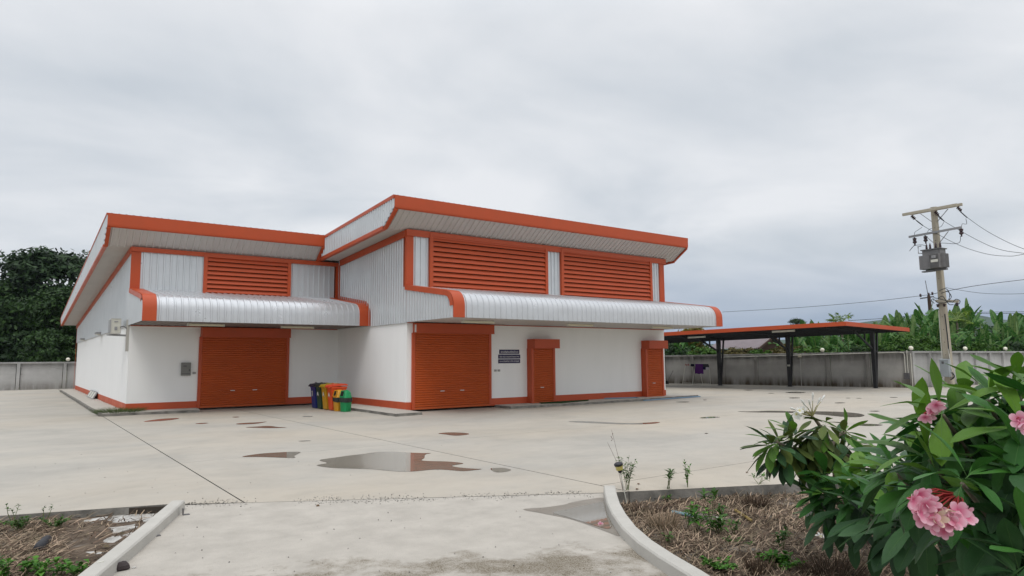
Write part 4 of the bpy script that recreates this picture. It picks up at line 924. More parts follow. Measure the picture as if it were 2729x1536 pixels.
# low voltage loops round the pole
for pts in ([D(2503,775,43.6),D(2521,770,43.4),D(2531,785,43.4),D(2524,805,43.4),D(2500,808,43.4)],
            [D(2508,782,43.6),D(2526,778,43.4),D(2535,793,43.4),D(2520,807,43.4)],
            [D(2500,808,43.5),D(2486,797,43.6),D(2483,803,43.6),D(2490,809,43.6)], [D(2540,805,42.9),D(2548,798,42.8),D(2558,802,42.8),D(2556,810,42.8),D(2543,814,42.9)],
            [D(2488,794,43.7),D(2505,797,43.5),D(2522,802,43.3),D(2540,806,43.0)],
            [D(2500,795,43.5),D(2512,790,43.4),D(2520,800,43.3),D(2530,812,43.2),D(2541,812,43.0)]):
    part(MB().tube(curve_through(pts), .024, 5), 'cable_loop', CABLE, pole)
part(MB().tube(curve_through([lerp(PB_,PT_,.41)+px_*.18-py_*.22, lerp(PB_,PT_,.3)+px_*.215-py_*.22, lerp(PB_,PT_,.12)+px_*.25-py_*.24, lerp(PB_,PT_,.07)+px_*.42-py_*.25, lerp(PB_,PT_,.05)+px_*.2-py_*.30]), .035, 6), 'down_cable', CABLE, pole)
part(MB().tube([lerp(PB_,PT_,.43)-px_*.19-py_*.2, lerp(PB_,PT_,.16)-px_*.25-py_*.2], .028, 6), 'conduit', IVORY, pole)
part(MB().tube([lerp(PB_,PT_,.22)+px_*.20-py_*.25, lerp(PB_,PT_,.08)+px_*.32-py_*.25], .028, 6), 'conduit', IVORY, pole)
# transformer hung on the pole
tr_c = D(2490,693,43.3); TRF = thing('transformer', 'grey finned transformer hung on the power pole', 'transformer', tr_c)
tx, ty = A1_.copy(), None; tx.z = 0; tx.normalize(); ty = Vector((-tx.y, tx.x, 0))
if ty.dot(FWD) < 0: ty = -ty
TM = mat('transformer_grey', (.19,.185,.185), .5, .4, (.15,.145,.145), 4); TD = mat('transformer_fin', (.13,.128,.13), .5, .4)
part(MB().obox(tr_c+Vector((0,0,.02)), tx, ty, (0,0,1), .55, .32, .60), 'tank', TM, TRF)
part(MB().obox(tr_c+Vector((0,0,.66)), tx, ty, (0,0,1), .62, .40, .03), 'tank_lid', TD, TRF)
for k in range(13): part(MB().obox(tr_c+tx*(-.02+.047*k)-ty*.44+Vector((0,0,-.12)), tx, ty, (0,0,1), .010, .13, .44), 'cooling_fin', TM, TRF)
for k in range(9): part(MB().obox(tr_c-tx*.67+ty*(-.26+.06*k)+Vector((0,0,-.12)), tx, ty, (0,0,1), .13, .012, .44), 'cooling_fin', TM, TRF)
for k in range(9): part(MB().obox(tr_c+tx*.65+ty*(-.26+.06*k)+Vector((0,0,-.12)), tx, ty, (0,0,1), .11, .012, .44), 'cooling_fin', TM, TRF)
part(MB().obox(tr_c+tx*.26-ty*.575+Vector((0,0,.14)), tx, ty, (0,0,1), .125, .005, .085), 'nameplate', GREYM, TRF)
part(MB().obox(tr_c+tx*.29-ty*.575+Vector((0,0,-.13)), tx, ty, (0,0,1), .22, .005, .085), 'white_label', IVORY, TRF)
part(MB().obox(tr_c+tx*.1+Vector((0,0,-.66)), tx, ty, (0,0,1), .62, .12, .05).obox(tr_c-tx*.3-ty*.2+Vector((0,0,-.72)), tx, ty, (0,0,1), .35, .14, .04), 'mount_beam', TD, TRF)
for sx in (-.42, -.2, .15, .42): part(MB().lathe([(.06,0),(.09,.02),(.05,.06),(.085,.09),(.045,.14),(.08,.17),(.04,.22),(.07,.25),(.03,.36),(.02,.42)], tr_c+tx*sx+Vector((0,0,.69)), 9), 'bushing', PORC, TRF)
part(MB().tube([tr_c-tx*.75+Vector((0,0,1.0)), tr_c-tx*.95+Vector((0,0,1.0)), tr_c-tx*.95+Vector((0,0,.55)), tr_c-tx*.6+Vector((0,0,.5))], .035, 6), 'surge_arrester', GREYM, TRF)
# meter cabinet
cb_c = lerp(PB_, PT_, .115)-py_*.40
CBN = thing('meter_cabinet', 'light grey cabinet with small window fixed to the power pole', 'electric box', cb_c)
part(MB().obox(cb_c, px_, pd_, py_, .27, .55, .13), 'case', LGREY, CBN); part(MB().obox(cb_c-py_*.135+pd_*.36-px_*.07, px_, pd_, py_, .07, .08, .006), 'window', DGREY, CBN)
part(MB().obox(cb_c+pd_*.555, px_, pd_, py_, .285, .012, .145), 'rain_lip', LGREY, CBN)
for s in (-.29, .31):
    part(MB().tube(curve_through([cb_c+px_*s-pd_*.25, cb_c+px_*(s*1.35)-pd_*.38-py_*.03, cb_c+px_*s*1.25-pd_*.60, cb_c+px_*s*.8-pd_*.62]), .022, 5), 'cable', CABLE, CBN)
# far pole with a small T arm, and thin lines beyond the wall
fp = thing('utility_pole', 'thin brown pole with small T arm beyond the banana plants', 'power pole', D(2481,960,66))
BRN = mat('brown_timber', (.10,.065,.05), .9, .1, (.06,.045,.04), 3)
part(MB().tube([D(2483,955,66), D(2480,835,66), D(2475,788,66)], [.20,.19,.15], 8), 'shaft', BRN, fp); part(MB().bar(D(2453,796,66), D(2488,791,66), .12), 'crossarm', DGREY, fp)
for px0, py0 in ((2453.5,792), (2475,789), (2485,787)): part(MB().lathe([(.05,0),(.12,.05),(.06,.12),(.12,.2),(.05,.32)], D(px0, py0, 66), 8), 'insulator', PORC, fp)
part(MB().tube([D(2473,786,66), D(2466,748,66)], .03, 5), 'antenna', DGREY, fp)
gb = 'thin distant lines beyond the boundary wall'
cable('distant_line', 'faint wire sloping from the far pole down to the left', [D(1925,832,85), D(2130,820,78), D(2330,803,71), D(2475,786,66)], .022, CABLE, 'cable', gb)
cable('distant_line', 'faint wire rising from the far pole to the right edge', [D(2475,786,66), D(2600,762,70), D(2760,742,75)], .03, CABLE, 'cable', gb)
cable('distant_line', 'faint sagging wire right of the pole, below the rising one', [D(2505,764,66), D(2600,780,64), D(2680,784,63), D(2790,781,62)], .018, CABLE, 'cable', gb)
cable('distant_line', 'upper of two level wires above the hill', [D(2380,846,80), D(2560,834,80), D(2780,831,80)], .03, CABLE, 'cable', gb)
cable('distant_line', 'lower of two level wires above the hill', [D(2260,855,80), D(2560,838,80), D(2780,835.5,80)], .03, CABLE, 'cable', gb)

# ================================================================== HILL, HOUSE BEYOND
HILLM = mat('hill_forest', (.045,.075,.035), .95, .1, (.03,.055,.028), .02)
b = MB(); HX = [(1700,930),(2100,905),(2280,862),(2320,856),(2400,848),(2480,842),(2560,838),(2600,839),(2660,850),(2720,858),(2800,852),(2900,845),(3100,880),(3500,930)]
top = [D(px_0, py_0, 1800) for px_0, py_0 in HX]; hv = []
for t2 in top:
    bk = (t2-CAM); bk.z = 0; bk.normalize()
    b.v += [(t2.x-bk.x*330, t2.y-bk.y*330, -1), (t2.x-bk.x*130, t2.y-bk.y*130, max(0, t2.z*.55)), tuple(t2), (t2.x+bk.x*220, t2.y+bk.y*220, -1)]
for i in range(len(top)-1):
    for k in range(3): b.f.append((i*4+k, (i+1)*4+k, (i+1)*4+k+1, i*4+k+1))
structure(b, 'hill', HILLM, True)
HR = mat('house_roof_metal', (.37,.32,.335), .6, .3, (.30,.265,.275), 1.5, amt=.7); HW = mat('house_wall_dark', (.10,.06,.045), .9, .1)
hs = thing('house', 'low house with grey brown ribbed metal roof behind the wall and bushes', 'house', D(1990,955,60))
h0, h1, e0, e1 = D(1932,898,62), D(2062,896.5,60), D(1885,931,57), D(2022,928,55)
h1.z = h0.z = (h0.z+h1.z)/2; e0.z = e1.z = (e0.z+e1.z)/2
n_ = 26
for k in range(n_):
    a, c = k/n_, (k+1)/n_; up = Vector((0,0,.09))
    part(MB().add([lerp(e0,e1,a), lerp(e0,e1,lerp(a,c,.72)), lerp(h0,h1,lerp(a,c,.72)), lerp(h0,h1,a)], [(0,1,2,3)]).add([lerp(e0,e1,lerp(a,c,.72)), lerp(e0,e1,lerp(a,c,.80))+up, lerp(e0,e1,lerp(a,c,.92))+up, lerp(e0,e1,c), lerp(h0,h1,c), lerp(h0,h1,lerp(a,c,.92))+up, lerp(h0,h1,lerp(a,c,.80))+up, lerp(h0,h1,lerp(a,c,.72))], [(0,1,6,7),(1,2,5,6),(2,3,4,5)]), 'roof_sheet', HR, hs)
bkd = Vector((.956,.292,0))
r0_, r1_ = h0+(h0-e0).project(bkd)*1.0, None
f0, f1 = h0+(h0-e0)*Vector((1,1,0)).length*0, h1
g0, g1 = Vector((h0.x*2-e0.x, h0.y*2-e0.y, e0.z)), Vector((h1.x*2-e1.x, h1.y*2-e1.y, e1.z))
part(MB().add([h0, h1, g1, g0], [(0,1,2,3)]), 'roof_sheet', HR, hs)
part(MB().bar(e1+Vector((0,0,-.05)), h1+Vector((0,0,-.05)), .16, .2).bar(h1+Vector((0,0,-.05)), g1+Vector((0,0,-.05)), .16, .2), 'barge_board', BRN, hs)
part(MB().bar(h0+Vector((0,0,.06)), h1+Vector((0,0,.06)), .3, .08), 'ridge_cap', HR, hs)
i0, i1, i2, i3 = lerp(e0,g0,.1)+(e1-e0)*.04, lerp(e1,g1,.1)-(e1-e0)*.05, lerp(e1,g1,.9)-(e1-e0)*.05, lerp(e0,g0,.9)+(e1-e0)*.04
part(MB().loft([[Vector((p.x,p.y,z)) for p in (i0,i1,i2,i3)] for z in (-.3, e0.z-.05)]).add([Vector((i1.x,i1.y,e0.z-.05)), Vector((i2.x,i2.y,e0.z-.05)), lerp(h1,h0,.05)+Vector((0,0,-.15))], [(0,1,2)]), 'wall', HW, hs)

# ================================================================== VEGETATION
def leafmat(name, c, var, isl=.3, trans=.22, rough=.42, sc_=6.0): return mat(name, c, rough, .22, var, sc_, amt=.6, island=isl, trans=trans)
L_BAN  = leafmat('banana_leaf_green', (.050,.150,.030), (.085,.195,.042), .40, .30, .42, 1.5)
L_BAN2 = leafmat('banana_leaf_pale', (.11,.20,.06), (.15,.22,.08), .25, .25, .5, 1.5)
L_DARK = leafmat('dark_tree_leaf', (.017,.040,.012), (.025,.058,.015), .5, .10, .55)
L_MID  = leafmat('mid_tree_leaf', (.024,.058,.012), (.038,.085,.018), .5, .18, .5)
L_LITE = leafmat('bright_bush_leaf', (.055,.135,.018), (.085,.17,.025), .5, .25, .5)
L_REDS = leafmat('reddish_bush_leaf', (.12,.085,.03), (.10,.13,.028), .6, .2, .5)
L_YEL  = leafmat('yellow_frond', (.27,.22,.045), (.16,.17,.03), .4, .25, .5)
L_PAPA = leafmat('papaya_leaf', (.13,.22,.022), (.17,.24,.03), .35, .3, .5)
L_FR1  = leafmat('plumeria_leaf', (.034,.135,.020), (.052,.175,.026), .35, .16, .38, 3.0)
L_FR2  = leafmat('plumeria_leaf_young', (.082,.195,.018), (.105,.215,.022), .3, .24, .38, 3.0)
L_FR3  = leafmat('plumeria_leaf_old_shaded', (.024,.078,.022), (.034,.100,.027), .35, .10, .40, 3.0)  # old leaves; also paints shade into the colour of inner and lower rosettes
L_FR4  = leafmat('plumeria_leaf_olive', (.085,.130,.024), (.130,.160,.034), .35, .14, .5, 3.0)
L_WEED = leafmat('weed_leaf', (.045,.115,.020), (.075,.16,.028), .45, .22, .5)
L_WEED2= leafmat('weed_leaf_fresh', (.060,.175,.022), (.085,.21,.03), .4, .22, .5)
BARK   = mat('bark', (.105,.085,.065), .95, .1, (.055,.045,.035), 3.0, 7, .8)
BARK2  = mat('plumeria_bark', (.21,.175,.135), .85, .15, (.13,.11,.085), 9.0, 6, .8)
BSTEM  = mat('banana_stem', (.12,.14,.05), .8, .2, (.10,.075,.045), 2.5, 6, .8)
MIDRIB = mat('midrib', (.20,.27,.08), .5, .3)

def crown(b, cen, rad, n, ls, seed, clumps=60, flat=.0, hang=.0, hollow=.45):
    """leaf sized quads gathered in clumps through an ellipsoid"""
    r_ = random.Random(seed); cl_ = []
    for _ in range(clumps):
        while True:
            p = Vector((r_.uniform(-1,1), r_.uniform(-1,1), r_.uniform(-1,1)))
            if hollow < p.length < 1: break
        cl_.append((Vector((p.x*rad[0], p.y*rad[1], p.z*rad[2])), r_.uniform(.5, 1.25)))
    cr_ = min(rad)*.30
    for _ in range(n):
        c, k = cl_[r_.randrange(len(cl_))]
        q = c+Vector((r_.gauss(0, cr_*k*.75), r_.gauss(0, cr_*k*.75), r_.gauss(0, cr_*k*.42)))
        p = Vector(cen)+q; nrm = (q.normalized()*.6+Vector((r_.uniform(-1,1), r_.uniform(-1,1), r_.uniform(-.3,1.1)+flat))).normalized()
        a = nrm.cross(Vector((r_.uniform(-1,1), r_.uniform(-1,1), r_.uniform(-1,1)))).normalized(); c2 = nrm.cross(a); l = ls*r_.uniform(.6, 1.35); w_ = l*.42
        if hang: a = (a+Vector((0,0,-hang))).normalized(); c2 = nrm.cross(a)
        b.add([p-a*l*.5, p+c2*w_*.5, p+a*l*.5, p-c2*w_*.5], [(0,1,2,3)])
    return cl_
def tree(name, label, group, cen, rad, n, ls, seed, leaf, base_z=-.3, tr=.3, clumps=60, flat=0, hang=0):
    r_ = random.Random(seed); root = thing(name, label, 'tree', (cen[0], cen[1], base_z), group); b = MB()
    cl_ = crown(b, cen, rad, n, ls, seed, clumps, flat, hang); part(b, 'crown', leaf, root)
    t = MB(); base_ = Vector((cen[0]+r_.uniform(-.3,.3), cen[1]+r_.uniform(-.3,.3), base_z)); fork = Vector((cen[0], cen[1], base_z+(cen[2]-base_z)*.55))
    t.tube([base_, lerp(base_, fork, .5)+Vector((r_.uniform(-.2,.2), r_.uniform(-.2,.2), 0)), fork], [tr, tr*.8, tr*.62], 8)
    for c, k in cl_[:14]:
        e_ = Vector(cen)+c*.85; mid = lerp(fork, e_, .5)+Vector((0,0,.1*rad[2])); t.tube([fork, mid, e_], [tr*.45, tr*.25, tr*.06], 5)
    part(t, 'trunk', BARK, root); return root

# trees left of the warehouse, beyond the wall
gt = 'trees beyond the wall left of the warehouse'
def cpx(px, py, d): p = D(px, py, d); return (p.x, p.y, p.z)
tree('broadleaf_tree', 'tallest dark spreading tree beyond the left wall', gt, cpx(165,755,78), (6.2,5.0,3.6), 17000, .62, 11, L_DARK, -.3, .45, 95, .3)
tree('broadleaf_tree', 'dark lower tree filling the space below the tallest crown', gt, cpx(95,855,76), (5.4,4.5,3.4), 13000, .62, 12, L_DARK, -.3, .35, 80)
tree('broadleaf_tree', 'dark tree at the left edge with drooping yellow green sprays', gt, cpx(25,860,72), (3.2,3.5,3.6), 9000, .55, 13, L_MID, -.3, .3, 60, 0, .3)
tree('leafy_shrub', 'lighter green tree next to the roof end beyond the left wall', gt, cpx(175,855,68), (2.6,3.0,3.1), 10000, .46, 14, L_MID, -.3, .22, 60, .2)
tree('leafy_shrub', 'low mid green bush just above the left wall by the roof end', gt, cpx(130,935,63), (2.0,2.2,1.7), 6000, .36, 15, L_MID, -.3, .15, 40)
tree('broadleaf_tree', 'black green understorey tree low against the left wall', gt, cpx(55,940,70), (5.0,3.0,2.4), 10000, .60, 16, L_DARK, -.3, .25, 60)
tree('broadleaf_tree', 'dark tree partly hidden by the roof verge', gt, cpx(240,880,80), (3.8,4.0,4.4), 9000, .60, 17, L_DARK, -.3, .3, 60)

# banana plants
def banana_leaf(Ln, W, ragged, seed, curl):
    r_ = random.Random(seed); b = MB(); n = 20; mid = []
    for i in range(n+1):
        t2 = i/n; a = curl*t2*t2; mid.append(Vector((0, Ln*(t2-.18*curl*t2**3), Ln*(.05*t2-.30*curl*t2**2.2))))
    wid = lambda t2: W*(math.sin(math.pi*min(1, max(0, (t2-.1)/.9))**.8)**.55)*(1 if t2 > .1 else 0)
    for sgn in (-1, 1):
        i = 2
        while i < n:
            k = r_.choice((1,1,2)) if ragged else 3
            j = min(n, i+k); t0, t1 = i/n, j/n
            dr = r_.uniform(.1,.6) if ragged else .22; sh = r_.uniform(-.03,.08)*Ln if ragged else .01
            gap = r_.uniform(0,.25)*(t1-t0)*Ln if ragged else 0
            for q in range(i, j):
                a, c = mid[q], mid[q+1]; w0, w1 = wid(q/n)*.5, wid((q+1)/n)*.5
                fold = .25
                def pt(p, w_, u, s0): return p+Vector((sgn*w_*u, s0*u, w_*u*(fold-dr*u*1.3)))
                for u0, u1 in ((0,.5),(.5,1)):
                    e0_ = sh*u0; e1_ = sh*u1; g0_ = gap if q == j-1 else 0
                    P4 = [pt(a,w0,u0,e0_), pt(a,w0,u1,e1_), pt(c,w1,u1,e1_-g0_*u1), pt(c,w1,u0,e0_-g0_*u0)]
                    b.add(P4 if sgn > 0 else P4[::-1], [(0,1,2,3)])
            i = j
    o = len(b.f); b.tube(mid, [.032*(1-.8*k/n) for k in range(n+1)], 5)
    return b, o
def leaf_mesh(bo, m1, m2, nm):
    b, o = bo; me = b.mesh(nm, m1); me.materials.append(m2)
    for i, p in enumerate(me.polygons):
        if i >= o: p.material_index = 1
        p.use_smooth = True
    return me
BL = [leaf_mesh(banana_leaf(2.1,.62,False,1,.5), L_BAN, MIDRIB, 'leaf'), leaf_mesh(banana_leaf(2.3,.60,True,2,.8), L_BAN, MIDRIB, 'leaf'), leaf_mesh(banana_leaf(2.2,.66,True,3,1.15), L_BAN, MIDRIB, 'leaf'),
      leaf_mesh(banana_leaf(1.9,.50,False,4,.15), L_BAN2, MIDRIB, 'leaf'), leaf_mesh(banana_leaf(2.0,.55,True,5,.5), L_BAN, MIDRIB, 'leaf')]
ST = MB(); ST.tube([(0,0,-.3),(.03,0,.5),(.0,.02,1.0)], [.14,.12,.09], 9); STM = ST.mesh('stem', BSTEM, True)
def orient(d, roll=0.0):
    """matrix whose +Y looks along d and +Z is as far up as it can be"""
    y = Vector(d).normalized(); up = Vector((0,0,1))
    if abs(y.dot(up)) > .97: up = Vector((math.cos(roll*3), math.sin(roll*3), .1))
    x = y.cross(up).normalized(); z = x.cross(y); m_ = Matrix((x, y, z)).transposed().to_4x4()
    return m_ @ Matrix.Rotation(roll, 4, 'Y')
BG = 'banana plants in the grove behind the boundary wall'
ZONES = [(1845,'near the warehouse corner'),(1910,'above the clothes rack'),(1965,'left of the low house'),(2030,'in front of the low house'),(2100,'right of the low house'),(2165,'beyond the middle carport post'),(2225,'beyond the lamp under the carport'),(2290,'behind the carport corner papaya'),(2345,'beyond the last carport post'),(2405,'past the end of the carport roof'),(2452,'behind the wall corner lamp'),(2505,'just left of the power pole'),(2552,'directly behind the power pole'),(2610,'above the lamp right of the power pole'),(2660,'between the last two wall lamps'),(2710,'above the rightmost wall lamp'),(9999,'at the right edge of the view')]
def zone(px): return next(z for l, z in ZONES if px < l)
def banana(x, y, h, seed, nl=8, s=1.0, ground=-.3, where=''):
    r_ = random.Random(seed); root = thing('banana_plant', where, 'banana plant', (x, y, ground), BG, world=False)
    inst('stem', STM, root, Matrix.Diagonal((s, s, h, 1)))
    a0_ = r_.uniform(0, 6.28)
    for k in range(nl):
        f_ = k/(nl-1); az = a0_+k*2.4+r_.uniform(-.3,.3); el = R(82-f_*96+r_.uniform(-10,10))
        me = BL[3] if k == 0 else (BL[0] if k == 1 else r_.choice(BL[:3]+BL[4:]))
        d = Vector((math.cos(az)*math.cos(el), math.sin(az)*math.cos(el), math.sin(el)))
        inst('leaf', me, root, Matrix.Translation((0,0,h*(1-.10*f_)-.02)) @ orient(d, r_.uniform(-.5,.5)) @ Matrix.Diagonal((s*r_.uniform(.85,1.15), s*r_.uniform(.85,1.15), s, 1)))
rb_ = random.Random(5)
spots = [(2122,3.5,2.7),(2150,6,3.0),(2178,3.0,2.4),(2205,5,2.9),(2232,3.4,2.3),(2262,4,2.4),(2285,7,3.3),(2312,4,2.8),(2335,8,3.9),(2352,3.5,2.7),(2378,6,3.5),(2398,10,4.3),(2412,4,3.0),(2440,7,4.0),(2455,3.5,2.9),(2478,8,4.5),(2498,5,3.7),(2515,10,4.6),
         (2533,4,3.1),(2556,8,4.5),(2575,5,3.6),(2600,9,5.2),(2622,5,3.7),(2640,3.5,2.4),(2655,8,3.6),(2676,5,3.2),(2700,9,4.2),(2716,4.5,3.3),(2738,8,4.4),(2762,5,3.5),(2790,9,4.4),(2565,3,2.0),(2482,3,2.1),(2390,3,2.0),(2690,3,2.2),(2320,2.6,1.9),
         (1800,4,2.5),(1832,6,2.9),(1815,2.5,1.7),(2140,9,3.3),(2608,3,2.2),(2740,3,2.1),(2190,9,3.2),(2240,9,2.9),
         (2365,9,4.0),(2425,9,4.2),(2460,11,4.9),(2540,11,5.0),(2585,11,5.0),(2630,7,3.6),(2667,11,4.4),(2720,11,4.7),(2345,5,3.0),(2430,5,3.2),(2510,6.5,4.0),(2545,6,3.7),(2590,6.5,4.2),(2708,6.5,3.7),(2752,10,4.8),(2300,9,3.4),(2270,7,3.0),(2215,7,3.0),(2165,4.5,2.6),(2405,7,3.8),(2166,9,3.75),(2186,10,3.9),(2141,12,3.3)]
def fence_depth(px): return 43.6+(2430-px)*.0166 if px < 2430 else 43.6+(px-2430)*.0281
for i, (px0, dd, hh) in enumerate(spots):
    p = D(px0, 949, fence_depth(px0)+dd+1); banana(p.x, p.y, hh*rb_.uniform(.92,1.06), 100+i, 9, rb_.uniform(.85,1.15), where=('tall' if hh > 3.8 else 'low' if hh < 2.45 else 'mid height')+' banana plant '+zone(px0))
# papaya behind the carport, with a smaller one behind the power pole
def papaya(px0, top_py, d, seed, label, s=1.0):
    p = D(px0, top_py, d); root = thing('papaya_tree', label, 'papaya tree', (p.x, p.y, -.3)); r_ = random.Random(seed)
    part(MB().tube([(p.x+.15,p.y,-.3),(p.x-.05,p.y,p.z*.5),(p.x,p.y,p.z)], [.13,.11,.07], 8), 'trunk', BARK2, root)
    b = MB(); st_ = MB()
    for k in range(22):
        az = k*2.4; el = R(r_.uniform(-15,55)); d_ = Vector((math.cos(az)*math.cos(el), math.sin(az)*math.cos(el), math.sin(el))); e_ = p+d_*s*r_.uniform(.6,1.0); st_.tube([p, lerp(p,e_,.5)+Vector((0,0,.06)), e_], [.02,.016,.01], 4)
        for q in range(9):
            a2 = -1.9+q*.48; m_ = orient(d_); dir_ = (m_ @ Vector((math.sin(a2)*.9, math.cos(a2), -.25-.1*abs(a2)))).normalized(); sd_ = dir_.cross(Vector((0,0,1))).normalized(); l = s*.42*r_.uniform(.7,1.1)
            b.add([e_, e_+dir_*l*.55+sd_*l*.17, e_+dir_*l+Vector((0,0,-.05)), e_+dir_*l*.55-sd_*l*.17], [(0,1,2,3)])
    part(b, 'crown', L_PAPA, root); part(st_, 'leaf_stalk', MIDRIB, root)
papaya(2243, 861, 55, 3, 'yellow green papaya tree rising behind the front corner of the carport roof')
papaya(2550, 852, 53.5, 4, 'yellow green papaya tree just right of the power pole', 1.0)
# bushes along the back of the wall
gbush = 'bushes along the back of the boundary wall'
bushes = [(1790,905,58,L_DARK,1.6,1.1),(1850,872,62,L_YEL,1.2,1.2),(1868,928,55,L_LITE,1.1,.6),(1893,928,54,L_LITE,1.0,.6),(1945,926,53,L_REDS,1.1,.6),(1985,929,52.5,L_REDS,1.1,.6),(2022,931,52,L_LITE,1.0,.6),(2062,926,51,L_LITE,1.0,.6),(2090,916,51,L_REDS,.9,.7),(2130,922,50,L_REDS,.8,.6),(2155,920,50,L_LITE,.8,.6),
          (2345,910,47,L_LITE,1.3,.8),(2400,895,46,L_LITE,1.4,1.1),(2445,892,45.5,L_LITE,1.4,1.1),(2485,900,46,L_LITE,1.3,1.0),(2590,912,49,L_LITE,1.4,.8),(2640,915,51,L_LITE,1.5,.8),(2700,905,54,L_DARK,1.8,1.1),(2300,915,48,L_MID,1.3,.8),(2535,915,47,L_MID,1.2,.7),
          (2200,890,66,L_DARK,3.5,1.6),(2320,868,64,L_MID,3.5,2.0),(2430,858,64,L_DARK,3.8,2.4),(2530,852,66,L_MID,3.5,2.4),(2640,872,68,L_DARK,3.8,2.2),(2735,858,70,L_MID,3.8,2.4),(2128,850,95,L_DARK,1.6,1.2),(1820,886,68,L_MID,2.4,1.6)]
blab = {id(L_DARK): 'dark green thicket bush', id(L_YEL): 'yellowing palm like clump', id(L_LITE): 'bright green bush over the wall', id(L_REDS): 'reddish leaved bush over the wall', id(L_MID): 'mid green bush behind the wall'}
for i, (px0, py0, d, lm, rx, rz) in enumerate(bushes):
    d = max(d, fence_depth(px0)+rx*1.25+1.6); p = D(px0, py0, d); p.z -= rz*1.05; root = thing('bush', blab[id(lm)]+' '+zone(px0), 'bush', (p.x, p.y, -.3), 'bushes along the back of the boundary wall'); b = MB()
    crown(b, p, (rx, rx, rz), int(1500*rx), .26 if lm is not L_YEL else .5, 300+i, 40, .1, .4 if lm in (L_YEL, L_REDS) else .1, .2)
    crown(b, (p.x, p.y, p.z*.45), (rx*.9, rx*.9, p.z*.5), int(500*rx), .3, 400+i, 25)
    part(b, 'crown', lm, root)
    t = MB()
    for k in range(5): t.tube([(p.x+.1*k-.2, p.y, -.3), (p.x+rb_.uniform(-.4,.4), p.y+rb_.uniform(-.4,.4), p.z)], [.05,.015], 5)
    part(t, 'stems', BARK, root)

# ================================================================== PLANTING BEDS: DRY GRASS, WEEDS
STRAW = mat('dry_straw', (.34,.262,.18), .8, .2, (.19,.14,.092), 9, amt=.8, island=.6)
STRAWD = mat('dark_straw', (.125,.088,.060), .85, .15, (.06,.042,.03), 9, amt=.9, island=.5)
def straw(poly, bx, n, seed, name_m, keep=None, lmin=.06, lmax=.30, wmax=.006):
    r_ = random.Random(seed); b = MB(); c = 0
    while c < n:
        x, y = r_.uniform(bx[0], bx[1]), r_.uniform(bx[2], bx[3])
        if not inside(x, y, poly): continue
        dens = noise.noise((x*1.1, y*1.1, 5))+.35*noise.noise((x*4, y*4, 8))
        if dens < r_.uniform(-.65,.25): 
            continue
        if keep and not keep(x, y): continue
        z = soil_z(x, y); l = r_.uniform(lmin, lmax); a = r_.uniform(0, 6.283) if r_.random() < .6 else r_.gauss(.5, .5); el = abs(r_.gauss(0, .22)); w_ = r_.uniform(.0025, wmax)
        d = Vector((math.cos(a)*math.cos(el), math.sin(a)*math.cos(el), math.sin(el))); s_ = Vector((-d.y, d.x, .3)).normalized()*w_
        p = Vector((x, y, z+r_.uniform(.0,.03))); q = p+d*l*.5+Vector((0,0,r_.uniform(-.01,.03))); e_ = p+d*l+s_*r_.uniform(-6,6)+Vector((0,0,r_.uniform(-.03,.01)))
        b.add([p-s_, p+s_, q+s_, q-s_, e_], [(0,1,2,3),(3,2,4)]); c += 1
    return stuff(b, 'dry_grass', name_m)
straw(BED_R, (1.2,7.6,-28.6,-23.5), 10500, 21, STRAW)
straw(BED_R, (1.2,7.6,-28.6,-23.5), 7500, 22, STRAWD, wmax=.009)
def left_keep(x, y): return not (x > -3.1 and y > -22.6 and rnd.random() < .85)
straw(BED_L, (-6.2,-1.7,-25,-19.3), 7500, 23, STRAW, left_keep)
straw(BED_L, (-6.2,-1.7,-25,-19.3), 5500, 24, STRAWD, left_keep, wmax=.009)
CL = lambda p: crop(p, 0, 1340, 7.36)
# spilt cement sheets on the left bed, cracked
def cement_patch(px_pts):
    g = [G(x, y, -.104) for x, y in px_pts]; p = chaikin([(q.x, q.y) for q in g], 2)
    p = chaikin(p, 1); p = [(x+.06*noise.noise((x*7, y*7, 1))+.03*noise.noise((x*19, y*19, 1)), y+.06*noise.noise((x*7, y*7, 4))+.03*noise.noise((x*19, y*19, 4))) for x, y in p]
    o = part(MB().prism(p, -.2, -.104), 'cement_crust', CEM); o['kind'] = 'structure'; return o
cement_patch(CL([(1500,810),(1700,765),(1850,785),(2040,795),(2240,800),(2030,990),(1800,1000),(1650,965),(1560,880)]))
cement_patch(CL([(2030,740),(2150,668),(2400,652),(2576,565),(2640,640),(2450,760),(2300,830),(2080,800)]))
cement_patch(CL([(2040,480),(2250,430),(2500,400),(2720,420),(2600,520),(2400,560),(2250,610),(2180,540)]))
cement_patch(CL([(1460,340),(1900,250),(2400,205),(2900,170),(3150,140),(3300,150),(3000,330),(2700,400),(2350,390),(2050,385),(1700,385),(1500,362)]))
CLOD = mat('soil_clod', (.17,.14,.115), .95, .1, (.09,.07,.055), 20, island=.6)
b = MB(); k = 0
while k < 1500:
    x, y = (rnd.uniform(1.2,9), rnd.uniform(-30,-23.5)) if k % 3 else (rnd.uniform(-8,-1.7), rnd.uniform(-27,-19.3))
    if inside(x, y, BED_R if k % 3 else BED_L): pebble(b, (x, y, soil_z(x, y)+.004), rnd.uniform(.006,.028)); k += 1
stuff(b, 'soil_clods', CLOD)
LITTER = mat('leaf_litter', (.25,.19,.125), .9, .1, (.13,.09,.06), 20, island=.6)
b = MB(); k = 0
